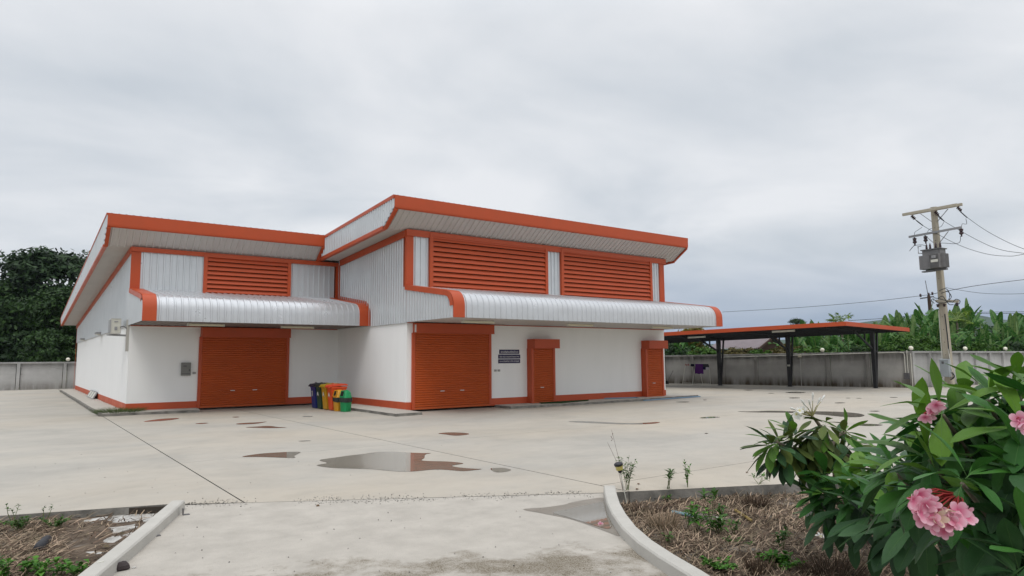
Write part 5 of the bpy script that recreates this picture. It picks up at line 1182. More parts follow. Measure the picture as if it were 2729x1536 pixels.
while k < 1300:
    x, y = (rnd.uniform(1.2,9), rnd.uniform(-30,-23.5)) if k % 3 else (rnd.uniform(-8,-1.7), rnd.uniform(-27,-19.3))
    if not inside(x, y, BED_R if k % 3 else BED_L): continue
    a, l = rnd.uniform(0,6.28), rnd.uniform(.03,.10); p = Vector((x, y, soil_z(x, y)+rnd.uniform(.008,.03))); d = Vector((math.cos(a), math.sin(a), rnd.uniform(-.25,.35)))*l; n_ = Vector((-math.sin(a), math.cos(a), rnd.uniform(-.5,.5)))*l*rnd.uniform(.14,.3)
    b.add([p-d*.5, p+n_, p+d*.5, p-n_+Vector((0,0,.008))], [(0,1,2,3)]); k += 1
stuff(b, 'leaf_litter', LITTER)
def leafblade(b, p, d, l, w, droop=.2):
    d = Vector(d).normalized(); s_ = d.cross(Vector((0,0,1)))
    s_ = s_.normalized() if s_.length > 1e-3 else Vector((1,0,0)); up = s_.cross(d)
    m1 = p+d*l*.45+up*.02*l; e_ = p+d*l-Vector((0,0,droop*l))
    b.add([p, m1+s_*w*.5+up*w*.15, e_, m1-s_*w*.5+up*w*.15, m1-up*.02*l], [(0,1,4),(1,2,4),(2,3,4),(3,0,4)])
def weed(label, p, h, n, l, w, seed, leaf=L_WEED, spread=.25, stems=5, group=None, elev=(0,60), name='weed', top=False):
    r_ = random.Random(seed); root = thing(name, label, 'weed', p, group); p = Vector(p); t = MB(); b = MB()
    for k in range(stems):
        a = r_.uniform(0, 6.28); e_ = p+Vector((math.cos(a)*spread*r_.uniform(.2,1), math.sin(a)*spread*r_.uniform(.2,1), h*r_.uniform(.6,1))); md = lerp(p, e_, .5)+Vector((r_.uniform(-.02,.02), r_.uniform(-.02,.02), h*.08))
        t.tube([p+Vector((r_.uniform(-.04,.04)*spread*4, r_.uniform(-.04,.04)*spread*4, -.01)), md, e_], [.005,.004,.002], 4)
        for q in range(n):
            t2 = r_.uniform(.65,1) if top else r_.uniform(.25, 1); c = lerp(p, md, t2*2) if t2 < .5 else lerp(md, e_, t2*2-1)
            az = r_.uniform(0, 6.28); el = R(r_.uniform(*elev)); leafblade(b, c, (math.cos(az)*math.cos(el), math.sin(az)*math.cos(el), math.sin(el)), l*r_.uniform(.6,1.2), w*r_.uniform(.7,1.2), .25)
    part(t, 'stems', mat('weed_stem', (.10,.13,.045), .7, .2), root); part(b, 'leaves', leaf, root); return root
CR = lambda x, y, z=-.18: G(1650+x/4.293, 1290+y/4.293, z)
weed('broad leaved green weed left of centre in the right bed', CR(890,560), .36, 9, .14, .06, 41, L_WEED2, .16, 4)
weed('clump of leafy weeds in the middle of the right bed', CR(1120,600), .30, 10, .12, .055, 42, L_WEED, .22, 7)
weed('tall weed with whorled pointed leaves near the slab edge', CR(1060,420), .48, 7, .17, .045, 43, L_WEED, .12, 3, top=True)
weed('weed with hanging pointed leaves right of the tall one', CR(1180,470), .38, 7, .15, .05, 44, L_WEED, .08, 3)
weed('thin green weed right of the leafy clump', CR(1320,600), .24, 8, .09, .035, 45, L_WEED, .1, 3)
weed('small yellow green weed beside the dry stubble tuft', CR(790,520), .26, 8, .09, .035, 46, L_WEED2, .08, 3)
weed('small sprig close to the curved kerb', CR(590,720), .17, 7, .08, .035, 47, L_WEED, .07, 3)
weed('upright weed with red green tip in the lower right bed', CR(1860,780), .30, 10, .09, .045, 48, L_WEED, .1, 4)
weed('low bright green weed patch in the lower right bed', CR(1850,980), .14, 22, .085, .05, 49, L_WEED2, .30, 12)
weed('low bright green weed patch close to the kerb', CR(1130,990), .10, 24, .06, .035, 50, L_WEED2, .24, 12)
weed('tiny weeds scattered by the middle of the right bed', CR(1320,700), .07, 10, .05, .03, 51, L_WEED, .25, 8)
weed('pale weed sprouting under the slab edge', CR(560,215), .12, 8, .06, .03, 52, L_WEED2, .14, 5)
weed('small weed sprout against the dark slab edge', CR(680,150), .16, 6, .06, .03, 53, L_WEED2, .06, 3)
weed('leafy weed with many small leaves behind the garden lamp', G(1672,1306,0), .52, 16, .075, .03, 54, L_WEED, .18, 8, elev=(-10,50))
t = thing('seed_stalk', 'pair of tall bare seed stalks behind the garden lamp', 'weed', G(1660,1308,0)); q = G(1660,1308,0)
part(MB().tube([q, q+Vector((-.05,.03,.5)), q+Vector((-.16,.05,.92))], [.004,.003,.002], 4).tube([q, q+Vector((-.12,.0,.45)), q+Vector((-.28,.02,.74))], [.004,.003,.002], 4), 'stalk', BRN, t)
b = MB()
for k in range(6): b.ball(q+Vector((-.155+rnd.uniform(-.02,.02),.05,.86-.02*k)), .007, 3)
part(b, 'seed', BRN, t)
weed('left one of two weeds growing on the slab edge right of the lamp', G(1782,1303,0), .30, 8, .10, .035, 55, L_WEED, .16, 5, top=True)
weed('right one of two weeds growing on the slab edge right of the lamp', G(1832,1299,0), .40, 11, .09, .032, 56, L_WEED2, .10, 4)
weed('low sprawling weed on the slab edge left of the plumeria', G(2024,1291,0), .16, 7, .11, .025, 57, L_WEED2, .20, 4, top=True)
weed('thin weed rising through the slab edge by the plumeria', G(2320,1245,0), .45, 9, .06, .02, 58, L_WEED, .06, 2)
CLg = lambda x, y, z=-.115: G(x/7.36, 1340+y/7.36, z)
weed('green weed clump below the slab edge at far left', CLg(430,540), .17, 16, .055, .03, 61, L_WEED, .26, 10)
weed('green weed clump right of the first one in the left bed', CLg(1080,520), .15, 16, .05, .03, 62, L_WEED, .26, 10)
weed('sprig rising over the slab edge in the left bed', CLg(900,420), .27, 7, .05, .03, 63, L_WEED, .08, 2, top=True)
weed('tall leafy sprig at far left rising over the slab edge', CLg(250,470), .30, 8, .055, .03, 64, L_WEED, .12, 3, top=True)
for k, (x, y, sd_) in enumerate(((150,1560,1),(470,1480,2),(800,1560,3),(1150,1500,4),(1480,1560,5),(40,1330,6))):
    weed(('broad leaved weed in the bottom left corner', 'broad leaved weed with bright top next to the corner weed', 'third broad leaved weed along the bottom edge', 'broad leaved weed midway along the bottom of the left bed', 'broad leaved weed leaning over the left kerb', 'single weed at the left edge above the corner weed')[k],
         CLg(x, y), .20, 9, .085, .055, 70+sd_, L_WEED2, .15, 5)
# dry stubble tufts
def tuft(label, p, h, r, n, seed, m_=STRAWD):
    r_ = random.Random(seed); p = Vector(p); b = MB()
    for k in range(n):
        a, q = r_.uniform(0,6.28), r_.uniform(0,1)**.5*r; o = p+Vector((math.cos(a)*q, math.sin(a)*q, -.01)); e_ = o+Vector((math.cos(a)*q*.7+r_.uniform(-.05,.05), math.sin(a)*q*.7+r_.uniform(-.05,.05), h*r_.uniform(.5,1.1))); s_ = Vector((r_.uniform(-1,1), r_.uniform(-1,1), 0)).normalized()*r_.uniform(.003,.006)
        b.add([o-s_, o+s_, e_+s_*.5, e_-s_*.5], [(0,1,2,3)])
    o = part(b, 'grass_tuft', m_); tag(o, label, 'grass tuft'); return o
tuft('cut dry grass tuft in the left part of the right bed', CR(520,520), .22, .16, 260, 1, STRAW)
tuft('dark dry grass tuft below the slab edge', CR(1560,290), .22, .14, 260, 2)
tuft('cut dark stubble tuft at the bottom of the right bed', CR(1600,1050), .20, .09, 160, 3)
tuft('wide dry grass tuft at the bottom right under the plumeria', CR(2430,1080), .20, .22, 320, 4)
tuft('reddish dry tuft near the top of the kerb', CR(330,330), .14, .22, 220, 5)
gt_ = tuft('green grass tuft at the apron corner of the warehouse', G(318,1105,.0), .26, .62, 1700, 6, mat('tuft_green', (.06,.10,.025), .8, .2, (.10,.13,.04), 6, island=.4)); 
# litter
tag(part(MB().tube([CR(1330,300,-.13), CR(1420,360,-.14), CR(1520,425,-.15)], .02, 6), 'stick', mat('yellow_stick', (.34,.27,.08), .7, .2, (.20,.13,.06), 4, 5, .9)), 'yellowish bamboo stick lying on the dry grass', 'stick')
tag(part(MB().tube([CR(610,320,-.14), CR(740,345,-.13), CR(880,372,-.15)], .022, 6), 'plastic_pipe', mat('blue_strip', (.20,.33,.38), .5, .3)), 'pale blue plastic strip lying on the dry grass', 'plastic strip')
q = CLg(850,830,-.05); sh = thing('shoe', 'black discarded shoe lying in the dry grass of the left bed', 'shoe', q)
M_SHOE = mat('black_rubber', (.014,.015,.020), .5, .4, (.03,.03,.035), 12)
sdv = Vector((.35,.94,0)); snv = Vector((.94,-.35,0))
smooth_angle(part(MB().loft([[q+sdv*l+snv*(w_*math.cos(a))+Vector((0,0,max(-.03, h*math.sin(a)))) for a in [k*math.pi/5 for k in range(10)]] for l, w_, h in ((-.17,.02,.03),(-.15,.05,.05),(-.06,.062,.07),(.04,.055,.085),(.13,.05,.08),(.17,.03,.05))]), 'upper', M_SHOE, sh), 50)
part(MB().obox(q+Vector((0,0,-.035)), sdv, snv, (0,0,1), .175, .06, .012), 'sole', M_SHOE, sh)
def rock(label, p, r, m_, seed):
    r_ = random.Random(seed); bm_ = MB(); bm_.ball((0,0,0), 1, 5); p = Vector(p)
    bm_.v = [tuple(p+Vector((x*r*1.25, y*r, z*r*.8))*(1+.28*noise.noise((x*1.3+seed, y*1.3, z*1.3)))+Vector((0,0,r*.55))) for x, y, z in bm_.v]
    o = part(bm_, 'stone', m_); return tag(o, label, 'stone')
rock('dark angular stone on the drive by the left kerb', G(323,1520,-.007), .062, mat('dark_stone', (.040,.030,.030), .8, .3, (.06,.05,.05), 9), 3)
rock('small pale stone beside the dark one on the drive', G(357,1516,-.007), .016, CEM, 4)
rock('small brown stone in the middle of the drive', G(847,1350,-.007), .02, mat('brown_stone', (.16,.11,.07), .9, .2), 5)
for lab, (x, y), h in (('bent steel angle bracket standing by the end of the left kerb', (494,1373), .09), ('small dark steel bracket against the left kerb', (415,1430), .06)):
    p = G(x, y, -.007); r_ = thing('bracket', lab, 'bracket', p); part(MB().box(p.x-.035,p.x-.025,p.y-.03,p.y+.03,p.z,p.z+h).box(p.x-.025,p.x+.05,p.y-.03,p.y+.03,p.z,p.z+.01), 'angle', DGREY, r_)
tag(part(MB().prism([(G(268,1499,.12)+Vector(v)).to_2d()[:] for v in ((-.03,-.015,0),(.03,.0,0),(.025,.02,0),(-.025,.015,0))], .119, .126), 'paper_scrap', IVORY), 'white paper scrap on the left kerb', 'paper')
# dead leaves on the yard
DL = mat('dead_leaf', (.12,.065,.035), .8, .2)
for k, (x, y) in enumerate(((1990,1261),(1700,1292),(1696,1306))):
    p = G(x, y, .004); b = MB(); leafblade(b, p, (.8,.4,.15), .10, .05, .1); tag(part(b, 'dead_leaf', DL), ('brown dead leaf lying alone on the yard left of the plumeria', 'brown dead leaf by the foot of the garden lamp weed', 'second brown dead leaf just below the first by the lamp')[k], 'leaf')
# garden lamp on a stake
lt0 = G(1672,1343,-.17); lt1 = lt0+Vector((-.11,.02,.46)); LM = thing('garden_lamp', 'black and yellow solar garden lamp on a leaning white stake', 'garden lamp', lt0)
ax_ = (lt1-lt0).normalized()
part(MB().tube([lt0+Vector((0,0,-.05)), lt1], .009, 8), 'stake', IVORY, LM)
part(MB().lathe([(.012,0),(.03,.015),(.036,.05)], lt1, 12, ax_), 'holder', M_SHOE, LM)
part(MB().lathe([(.036,.051),(.052,.052),(.060,.115),(.058,.118)], lt1, 14, ax_), 'lens', mat('yellow_lens', (.50,.43,.13), .25, .5), LM)
part(MB().lathe([(.064,.116),(.068,.125),(.068,.145),(.055,.158),(.02,.163),(.001,.164)], lt1, 14, ax_), 'cap', M_SHOE, LM)

# ================================================================== PLUMERIAS
def plum_leaf(Ln, W, seed, wave=.05, droop=.25):
    r_ = random.Random(seed); b = MB(); n = 9; pr = [(0,.03),(.10,.05),(.25,.42),(.42,.76),(.58,.97),(.70,1.0),(.82,.82),(.92,.45),(.975,.14),(1.0,.01)]
    ph = r_.uniform(0,6); bend = r_.uniform(-.06,.06)
    for i, (t2, w_) in enumerate(pr):
        y, z = Ln*t2, -droop*Ln*t2*t2; wv = W*.5*w_; xb = bend*Ln*t2*t2
        fo = .16*wv; wz = wave*W*math.sin(t2*9+ph); wz2 = wave*W*math.sin(t2*8+ph*1.7)
        b.v += [(xb-wv, y, z+fo+wz*w_), (xb-wv*.5, y, z+fo*.6), (xb, y, z-.004*(1-t2)), (xb+wv*.5, y, z+fo*.6), (xb+wv, y, z+fo+wz2*w_)]
    for i in range(n):
        for k in range(4): a = i*5+k; b.f.append((a, a+1, a+6, a+5))
    o = len(b.f)
    b.tube([(bend*Ln*t2*t2, Ln*t2, -droop*Ln*t2*t2-.001) for t2, _ in pr[:8]], [.0035*(1-.75*t2) for t2, _ in pr[:8]], 5)
    return b, o
for m_ in (L_FR1, L_FR2, L_FR3, L_FR4):
    t = m_.node_tree; b_ = t.nodes['Principled BSDF']; b_.inputs['Specular IOR Level'].default_value = .32; tcn = N(t, 'ShaderNodeTexCoord'); sx_ = N(t, 'ShaderNodeSeparateXYZ'); t.links.new(tcn.outputs['Object'], sx_.inputs[0])
    ab = N(t, 'ShaderNodeMath', operation='ABSOLUTE'); t.links.new(sx_.outputs['X'], ab.inputs[0])
    ma = N(t, 'ShaderNodeMath', operation='MULTIPLY_ADD', i_1=-.45); t.links.new(ab.outputs[0], ma.inputs[0]); t.links.new(sx_.outputs['Y'], ma.inputs[2])
    mu = N(t, 'ShaderNodeMath', operation='MULTIPLY', i_1=190.0); t.links.new(ma.outputs[0], mu.inputs[0])
    si = N(t, 'ShaderNodeMath', operation='SINE'); t.links.new(mu.outputs[0], si.inputs[0]); pw = N(t, 'ShaderNodeMath', operation='MULTIPLY'); t.links.new(si.outputs[0], pw.inputs[0]); t.links.new(si.outputs[0], pw.inputs[1])
    bp = N(t, 'ShaderNodeBump', i_Strength=.35, i_Distance=.012); t.links.new(pw.outputs[0], bp.inputs['Height']); t.links.new(bp.outputs[0], b_.inputs['Normal'])
VEIN = mat('plumeria_vein', (.10,.20,.055), .5, .3)
PL = {}
for key, m_ in (('a', L_FR1), ('b', L_FR2), ('c', L_FR3), ('d', L_FR4)):
    PL[key] = [leaf_mesh(plum_leaf(1.0, w_, 10+i, .06, dr), m_, VEIN, 'leaf') for i, (w_, dr) in enumerate(((.275,.10),(.30,.26),(.26,.38),(.31,.18)))]
NARROW = {}
for key, m_ in (('a', L_FR2), ('b', L_FR2), ('c', L_FR3), ('d', L_FR4)):
    NARROW[key] = [leaf_mesh(plum_leaf(1.0, w_, 30+i, .03, dr), m_, VEIN, 'leaf') for i, (w_, dr) in enumerate(((.27,.08),(.30,.2),(.25,.30),(.29,.12)))]
def flower_mesh(m_, r=.042, seed=0, cup=.35):
    b = MB(); 
    for k in range(5):
        a = k*2*math.pi/5; c, s = math.cos(a), math.sin(a)
        for (y, x0, x1, z) in (): pass
        row = [(0,-.12,.12,0),(.35,-.30,.34,.06),(.65,-.36,.44,.16),(.88,-.24,.34,.26),(1.0,-.04,.12,.30)]; o = len(b.v)
        for y, x0, x1, z in row:
            for x, dz in ((x0, .06), ((x0+x1)/2, 0), (x1, -.05)): b.v.append(((x*c-y*s)*r, (x*s+y*c)*r, (z*cup*3+dz)*r))
        for i in range(4):
            for q2 in range(2): e_ = o+i*3+q2; b.f.append((e_, e_+1, e_+4, e_+3))
    b.tube([(0,0,.0),(0,0,-r*.55)], [r*.10,r*.07], 5)
    return b.mesh('flower', m_, True)
def petal_mat(name, c0, c1, r):
    m_ = mat(name, c1, .5, .3, trans=.3); t = m_.node_tree; b = t.nodes['Principled BSDF']
    tcn = N(t, 'ShaderNodeTexCoord'); ln = N(t, 'ShaderNodeVectorMath', operation='LENGTH'); t.links.new(tcn.outputs['Object'], ln.inputs[0])
    mr = N(t, 'ShaderNodeMapRange', i_1=r*.15, i_2=r*1.0, i_3=0.0, i_4=1.0); t.links.new(ln.outputs['Value'], mr.inputs[0])
    x = N(t, 'ShaderNodeMixRGB'); x.inputs[1].default_value = (*c0, 1); x.inputs[2].default_value = (*c1, 1); t.links.new(mr.outputs[0], x.inputs[0])
    t.links.new(x.outputs[0], b.inputs['Base Color'])
    for n_ in t.nodes:
        if n_.type == 'BSDF_TRANSLUCENT': t.links.new(x.outputs[0], n_.inputs['Color'])
    return m_
PET_P = petal_mat('pink_petal', (.66,.16,.28), (.83,.56,.64), .036); PET_W = petal_mat('white_petal', (.74,.66,.25), (.82,.81,.78), .018); PET_C = petal_mat('faded_petal', (.60,.40,.28), (.72,.58,.48), .044)
FLP, FLP2, FLW, FLC = flower_mesh(PET_P, .032), flower_mesh(PET_P, .030, 1, .75), flower_mesh(PET_W, .034), flower_mesh(PET_C, .033, 0, .9)
def rosette(root, c, axis, n, ln, kinds, seed, pol=(35,105), hang=0.0, shapes=None):
    r_ = random.Random(seed); ax = Vector(axis).normalized(); rf_ = Vector((0,0,1)) if abs(ax.z) < .9 else Vector((1,0,0)); u = ax.cross(rf_).normalized(); v = ax.cross(u)
    base_ = root.location
    for k in range(n):
        f_ = (k+.5)/n; po = R(pol[0]+(pol[1]-pol[0])*f_+r_.uniform(-8,8)); az = k*2.39996+r_.uniform(-.25,.25)
        d = ax*math.cos(po)+(u*math.cos(az)+v*math.sin(az))*math.sin(po)+Vector((0,0,-hang))
        kd = kinds[min(len(kinds)-1, int(f_*len(kinds)))]; s_ = ln*r_.uniform(.82,1.15)*(.75+.25*min(1, f_*2.2))
        o = bpy.data.objects.new('leaf', (shapes or PL)[kd][r_.randrange(4)]); link(o, root); o.matrix_parent_inverse = Matrix()
        o.matrix_local = Matrix.Translation(Vector(c)-ax*(.07*f_)-base_) @ orient(d, r_.uniform(-.35,.35)) @ Matrix.Diagonal((s_, s_, s_, 1))
def branches(root, base_, tips, r0=.03, m_=BARK2):
    t = MB(); base_ = Vector(base_)
    for tip in tips:
        tip = Vector(tip); a = lerp(base_, tip, .35)+Vector((0,0,.12)); c = lerp(base_, tip, .75)+Vector((0,0,.05)); t.tube(curve_through([base_, a, c, tip], 4), [r0*(1-.055*k) for k in range(13)], 7)
    return part(t, 'branches', m_, root, True)
# --- pink plumeria close to the camera
pk_base = Vector((2.15,-29.6,-.2)); PK = thing('plumeria_bush', 'large pink flowering plumeria bush at the right edge', 'plumeria', pk_base)
pk = [(2500,1085,3.15,(-.6,.1,.7),'bba',12,.30), (2722,1125,2.85,(-.5,0,.8),'baa',13,.32), (2630,1040,3.2,(-.1,0,1),'bba',11,.29), (2472,1205,3.15,(-.5,-.1,.8),'bbaa',12,.30), (2380,1250,3.6,(-.7,0,.6),'baac',10,.27),
      (2582,1262,2.70,(.05,-.45,.75),'aaac',12,.275), (2497,1262,3.1,(-.6,-.2,.6),'baac',11,.30), (2735,1225,2.75,(-.1,-.3,.8),'aacc',12,.30), (2755,1480,2.42,(-.5,-.2,.4),'accc',13,.30), (2645,1175,3.2,(-.2,-.2,.9),'aacc',12,.31),
      (2555,1150,3.3,(-.3,0,.9),'baac',12,.31), (2700,1310,2.9,(-.1,-.4,.7),'aacc',12,.30), (2640,1350,3.0,(-.2,-.4,.5),'cccc',12,.31), (2560,1330,3.25,(-.4,-.3,.5),'aacc',11,.31), (2705,1395,2.75,(-.1,-.5,.4),'cccc',12,.30),
      (2690,1450,2.8,(-.4,-.3,.4),'cccc',12,.31), (2705,1010,3.3,(.1,.1,1),'bbac',11,.29), (2790,1060,2.9,(.3,0,.9),'baac',10,.30), (2790,1310,2.7,(.1,-.3,.8),'aacc',10,.30), (2720,1530,2.5,(-.5,-.2,.3),'cccc',12,.29), (2600,1200,3.4,(-.3,0,.8),'aacc',12,.31), (2440,1290,3.5,(-.6,-.2,.5),'aacc',11,.31), (2680,1090,3.35,(0,0,1),'aacc',11,.31), (2600,1110,3.5,(-.3,0,.8),'accc',10,.31), (2520,1210,3.5,(-.4,0,.6),'cccc',10,.32)]
tips = []
for i, (x, y, d, ax, kd, n, ln) in enumerate(pk):
    c = D(x, y, d); tips.append(c-Vector(ax).normalized()*.05); rosette(PK, c, ax, n, ln, kd, 500+i, (28,112), .2)
branches(PK, pk_base, tips, .024)
pk2_base = Vector((2.6,-28.6,-.2)); PK2 = thing('plumeria_bush', 'plumeria bush without flowers standing close behind the pink flowered one', 'plumeria', pk2_base)
pk2 = [(2560,1050,3.6,(-.2,.1,1),'bba',12,.33), (2665,1105,3.6,(0,0,1),'baa',12,.33), (2455,1150,3.7,(-.6,.1,.7),'baac',12,.33), (2725,1175,3.5,(0,0,1),'aacc',12,.33), (2700,1040,3.7,(0,0,1),'bba',12,.33), (2520,1150,3.8,(-.3,0,.8),'aacc',12,.34), (2425,1235,3.9,(-.6,0,.5),'aacc',12,.34), (2610,1260,3.7,(-.2,0,.6),'cccc',12,.34), (2690,1240,3.6,(0,-.1,.7),'cccc',12,.34), (2500,1300,3.9,(-.4,-.1,.4),'cccc',12,.34), (2640,1400,3.6,(-.2,-.2,.4),'cccc',12,.34), (2700,1480,3.3,(-.2,-.2,.4),'cccc',12,.34), (2580,1400,3.9,(-.3,-.2,.3),'cccc',12,.34)]
tips = []
for i, (x, y, d, ax, kd, n, ln) in enumerate(pk2):
    c = D(x, y, d); tips.append(c-Vector(ax).normalized()*.05); rosette(PK2, c, ax, n, ln, kd, 560+i, (28,112), .2)
branches(PK2, pk2_base, tips, .024)
def flower(me, p, root, face, roll=0., s=1.0):
    q = Vector(face).normalized().to_track_quat('Z', 'Y'); o = bpy.data.objects.new('flower', me); link(o, root); o.matrix_parent_inverse = Matrix()
    o.matrix_local = Matrix.Translation(Vector(p)-root.location) @ q.to_matrix().to_4x4() @ Matrix.Rotation(roll, 4, 'Z') @ Matrix.Scale(s, 4)
rf = random.Random(77); toC = -FWD
def cluster(pts, ox, oy, sc, d, root, stalk_from, fade=()):
    t = MB()
    for k, (x, y) in enumerate(pts):
        c = D(ox+x/sc, oy+y/sc, d+rf.uniform(-.05,.05)); f_ = toC+Vector((rf.uniform(-.8,.5), rf.uniform(-.6,.6), rf.uniform(-.6,.5)))
        flower(FLC if k in fade else (FLP if k % 3 else FLP2), c, root, f_, rf.uniform(0,6), rf.uniform(.9,1.15)); t.tube([stalk_from, lerp(stalk_from, c, .6)+Vector((0,0,.02)), c-f_.normalized()*.02], .003, 4)
    part(t, 'flower_stalks', mat('red_stalk', (.25,.02,.02), .5, .3), root)
cluster([(760,450),(640,560),(720,660),(850,540),(740,730),(820,690),(920,720),(1010,640),(960,840),(1120,700),(1190,640),(1290,660),(1090,790),(1010,890),(870,780),(1240,730),(620,500),(930,620),(700,430),(780,560),(880,850),(1050,720),(1150,760),(1300,720),(680,610)], 2300, 1226, 4.68, 2.42, PK, D(2555,1318,2.75), (6,7))
cluster([(860,720),(910,700),(850,770),(820,840),(950,700),(770,850)], 2300, 930, 4.68, 2.98, PK, D(2513,1085,3.1))
cluster([(1960,930),(1950,890),(1990,970),(2040,900)], 2300, 930, 4.68, 2.62, PK, D(2725,1110,2.8))
# --- lower dark plumeria between the two
md_base = G(2380,1425,-.18); MD = thing('plumeria_bush', 'low dark green plumeria bush between the white flowered one and the pink one', 'plumeria', md_base)
mdl = [(2235,1300,6.6,(-.4,-.2,.8),'baac',15,.38), (2300,1312,6.2,(-.1,-.3,.8),'baac',16,.40), (2190,1262,6.9,(-.4,3,.9),'aaac',13,.36), (2355,1275,5.8,(-.2,-.2,.9),'bbaa',16,.40), (2260,1350,6.3,(-.4,-.4,.5),'accc',15,.40), (2330,1365,5.8,(-.2,-.5,.5),'accc',15,.40),
       (2410,1330,5.0,(-.3,-.4,.6),'aacc',15,.40), (2400,1400,5.2,(-.2,-.5,.4),'cccc',15,.40), (2470,1370,4.6,(-.3,-.4,.5),'accc',15,.40), (2430,1260,5.0,(-.3,-.1,.8),'baac',15,.38), (2210,1325,6.7,(-.6,-.2,.5),'aacc',13,.37), (2350,1410,5.9,(-.2,-.5,.3),'cccc',14,.38), (2460,1420,5.0,(-.2,-.5,.3),'cccc',14,.38), (2320,1240,6.0,(-.1,3,.10),'bbaa',14,.37), (2175,1320,7.0,(-.5,-.2,.6),'baac',13,.38), (2215,1370,6.8,(-.4,-.4,.4),'aacc',13,.38), (2270,1270,6.6,(-.1,0,.9),'bbaa',13,.37), (2285,1395,6.5,(-.3,-.4,.4),'cccc',13,.38)]
tips = []
for i, (x, y, d, ax, kd, n, ln) in enumerate(mdl):
    c = D(x, y, d); tips.append(c-Vector(ax).normalized()*.05); rosette(MD, c, ax, n, ln, kd, 600+i, (30,115), .12)
branches(MD, md_base, tips, .03)
flower(FLW, D(2154,1362,7.0), MD, toC+Vector((-.3,0,.3)), .3, 1.35)
flower(FLW, D(2148,1372,7.0), MD, Vector((-.5,-.3,-.8)), .9, .9)
# --- white plumeria leaning left over the yard edge
wh_base = G(2370,1395,-.18); WP = thing('plumeria_bush', 'leaning plumeria with narrow olive leaves and a white flower spray', 'plumeria', wh_base)
C7p = lambda x, y, d=7.2: D(1940+x/5, 1040+y/5, d)
j0, j1 = C7p(1560,950,7.4), C7p(1300,830,7.3)
t = MB(); t.tube(curve_through([wh_base, C7p(1750,1100,7.6), j0, C7p(1450,850,7.3), j1, C7p(1050,800,7.2), C7p(800,770,7.1), C7p(650,690,7.05)], 4), [.05-.0012*k for k in range(29)], 7)
t.tube(curve_through([C7p(1900,1000,7.7), C7p(1650,900,7.4), C7p(1450,860,7.4)], 4), .03, 6); t.tube(curve_through([C7p(1440,960,7.3), C7p(1400,800,7.25), C7p(1330,650,7.2), C7p(1200,440,7.15), C7p(1120,350,7.1)], 4), [.035-.0014*k for k in range(17)], 7)
t.tube(curve_through([C7p(1440,1150,7.4), C7p(1430,1000,7.35), C7p(1420,850,7.3)], 3), .034, 6)
t.tube(curve_through([C7p(1380,760,7.3), C7p(1450,620,7.4), C7p(1560,560,7.5)], 4), .02, 6); part(t, 'branches', BARK2, WP, True)
WHITE_ROSETTES = [((660,690),7.05,(-.85,.1,.35),'adc',19,.335,(30,100),.25), ((830,720),7.1,(-.8,0,.2),'dcc',15,.34,(55,110),.5), ((1000,770),7.15,(-.7,0,.1),'dcd',15,.34,(60,110),.75), ((1150,500),7.12,(0,0,1),'ddd',17,.34,(75,140),.65), ((1300,420),7.1,(.2,0,1),'dda',15,.325,(40,130),.4),
       ((1560,540),7.5,(.6,0,.7),'aad',15,.32,(30,105),.2), ((1350,700),7.25,(.2,0,.8),'ddc',14,.34,(70,130),.6), ((1480,640),7.4,(.5,0,.5),'dcc',13,.34,(60,120),.5), ((880,560),7.05,(-.4,.1,.9),'adc',14,.33,(25,95),.2), ((1150,830),7.2,(0,-.1,-.4),'ccd',11,.34,(40,95),.6), ((1600,760),7.5,(.5,0,.0),'cdc',11,.325,(40,100),.5), ((1050,600),7.1,(-.2,0,.9),'ddd',14,.33,(70,130),.6), ((560,740),7.0,(-.9,0,.05),'adc',14,.35,(25,80),.45), ((740,860),7.05,(-.7,0,-.3),'ccd',11,.36,(20,70),.55), ((1080,930),7.15,(-.1,-.1,-.7),'dcd',10,.36,(15,60),.5), ((1250,560),7.1,(0,-.3,.8),'ddd',14,.34,(70,140),.6)]
for i, ((x, y), d, ax, kd, n, ln, pol, hg) in enumerate(WHITE_ROSETTES): rosette(WP, C7p(x, y, d), ax, n, ln, kd, 700+i, pol, hg, NARROW)
t = MB(); hub = C7p(1130,350,7.1)
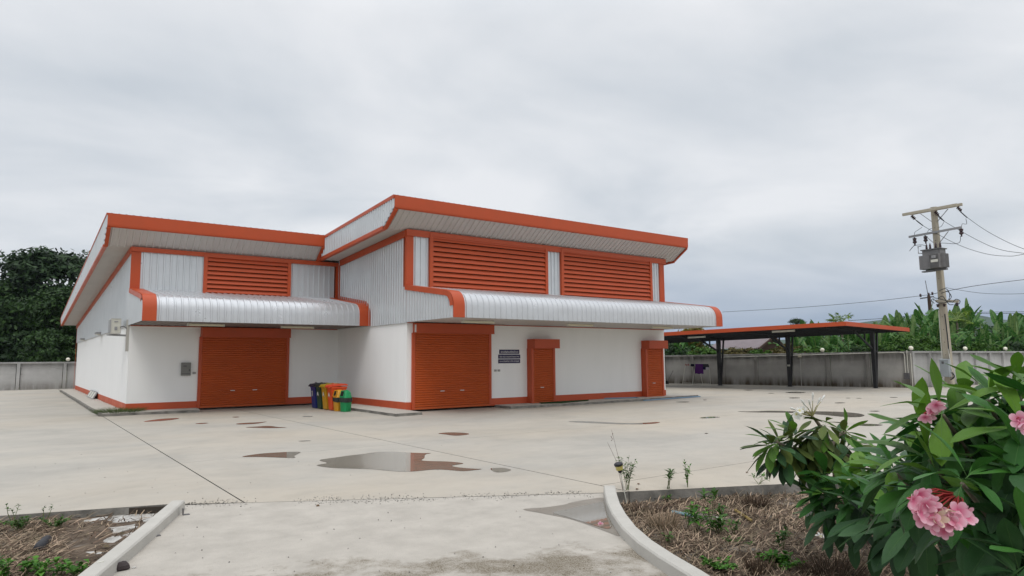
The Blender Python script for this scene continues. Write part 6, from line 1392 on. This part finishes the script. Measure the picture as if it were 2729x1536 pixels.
for k, (x, y) in enumerate(((910,320),(930,345),(955,275),(1130,140),(1240,155),(1030,205),(1100,222),(990,260),(1190,200),(920,270),(1060,250))):
    c = C7p(x, y, 7.1+.05*math.sin(k*2)); t.tube([hub, lerp(hub, c, .6)+Vector((0,0,.015)), c], [.006,.004,.003], 4)
    if k in (0, 1, 2, 7): flower(FLW, c, WP, toC+Vector((rf.uniform(-.6,.2),0,rf.uniform(-.2,.8))), k, 1.15)
    else:
        d_ = (c-hub).normalized(); part(MB().lathe([(.003,0),(.008,.03),(.012,.06),(.006,.085),(.001,.09)], c, 7, d_), 'bud', PET_W, WP)
part(t, 'flower_stalks', mat('pale_stalk', (.26,.24,.10), .6, .2), WP)
# fallen blossoms
def fallen(label, p, me, s=1.0, face=(0,0,1)):
    o = bpy.data.objects.new('fallen_flower', me); col.objects.link(o); q_ = Vector(face).to_track_quat('Z','Y'); o.matrix_world = Matrix.Translation(p) @ q_.to_matrix().to_4x4() @ Matrix.Scale(s, 4); tag(o, label, 'flower')
fallen('pink fallen blossom lying in the puddle by the kerb', G(1600,1398,.0), FLP, 1.15, (-.3,-.8,.6))
fallen('white fallen blossom on the dry grass under the dark plumeria', G(2188,1430,-.12), FLW, 1.6, (-.1,-.4,1))
fallen('second white fallen blossom beside the first under the dark plumeria', G(2170,1427,-.12), FLW, 1.2, (.2,-.3,1))
fallen('white fallen blossom under the pink bush', D(2515,1440,4.8), FLW, 1.1, (-.5,-.6,.4))
fallen('white fallen blossom in the middle of the leafy weed clump', CR(1140,400,-.08), FLW, 1.3, (0,-.3,1))

# ================================================================== AIR
hz_ = part(MB().box(-2300, 2300, -2300, 2300, -1.45, 128), 'haze', None); hz_['kind'] = 'stuff'
hm = bpy.data.materials.new('haze_air'); hm.use_nodes = True; t = hm.node_tree; t.nodes.clear()
pv = N(t, 'ShaderNodeVolumePrincipled'); pv.inputs['Color'].default_value = (.72,.82,.95,1); pv.inputs['Density'].default_value = .00012; pv.inputs['Anisotropy'].default_value = .2
ou = N(t, 'ShaderNodeOutputMaterial'); t.links.new(pv.outputs[0], ou.inputs['Volume'])
hz_.data.materials.append(hm)
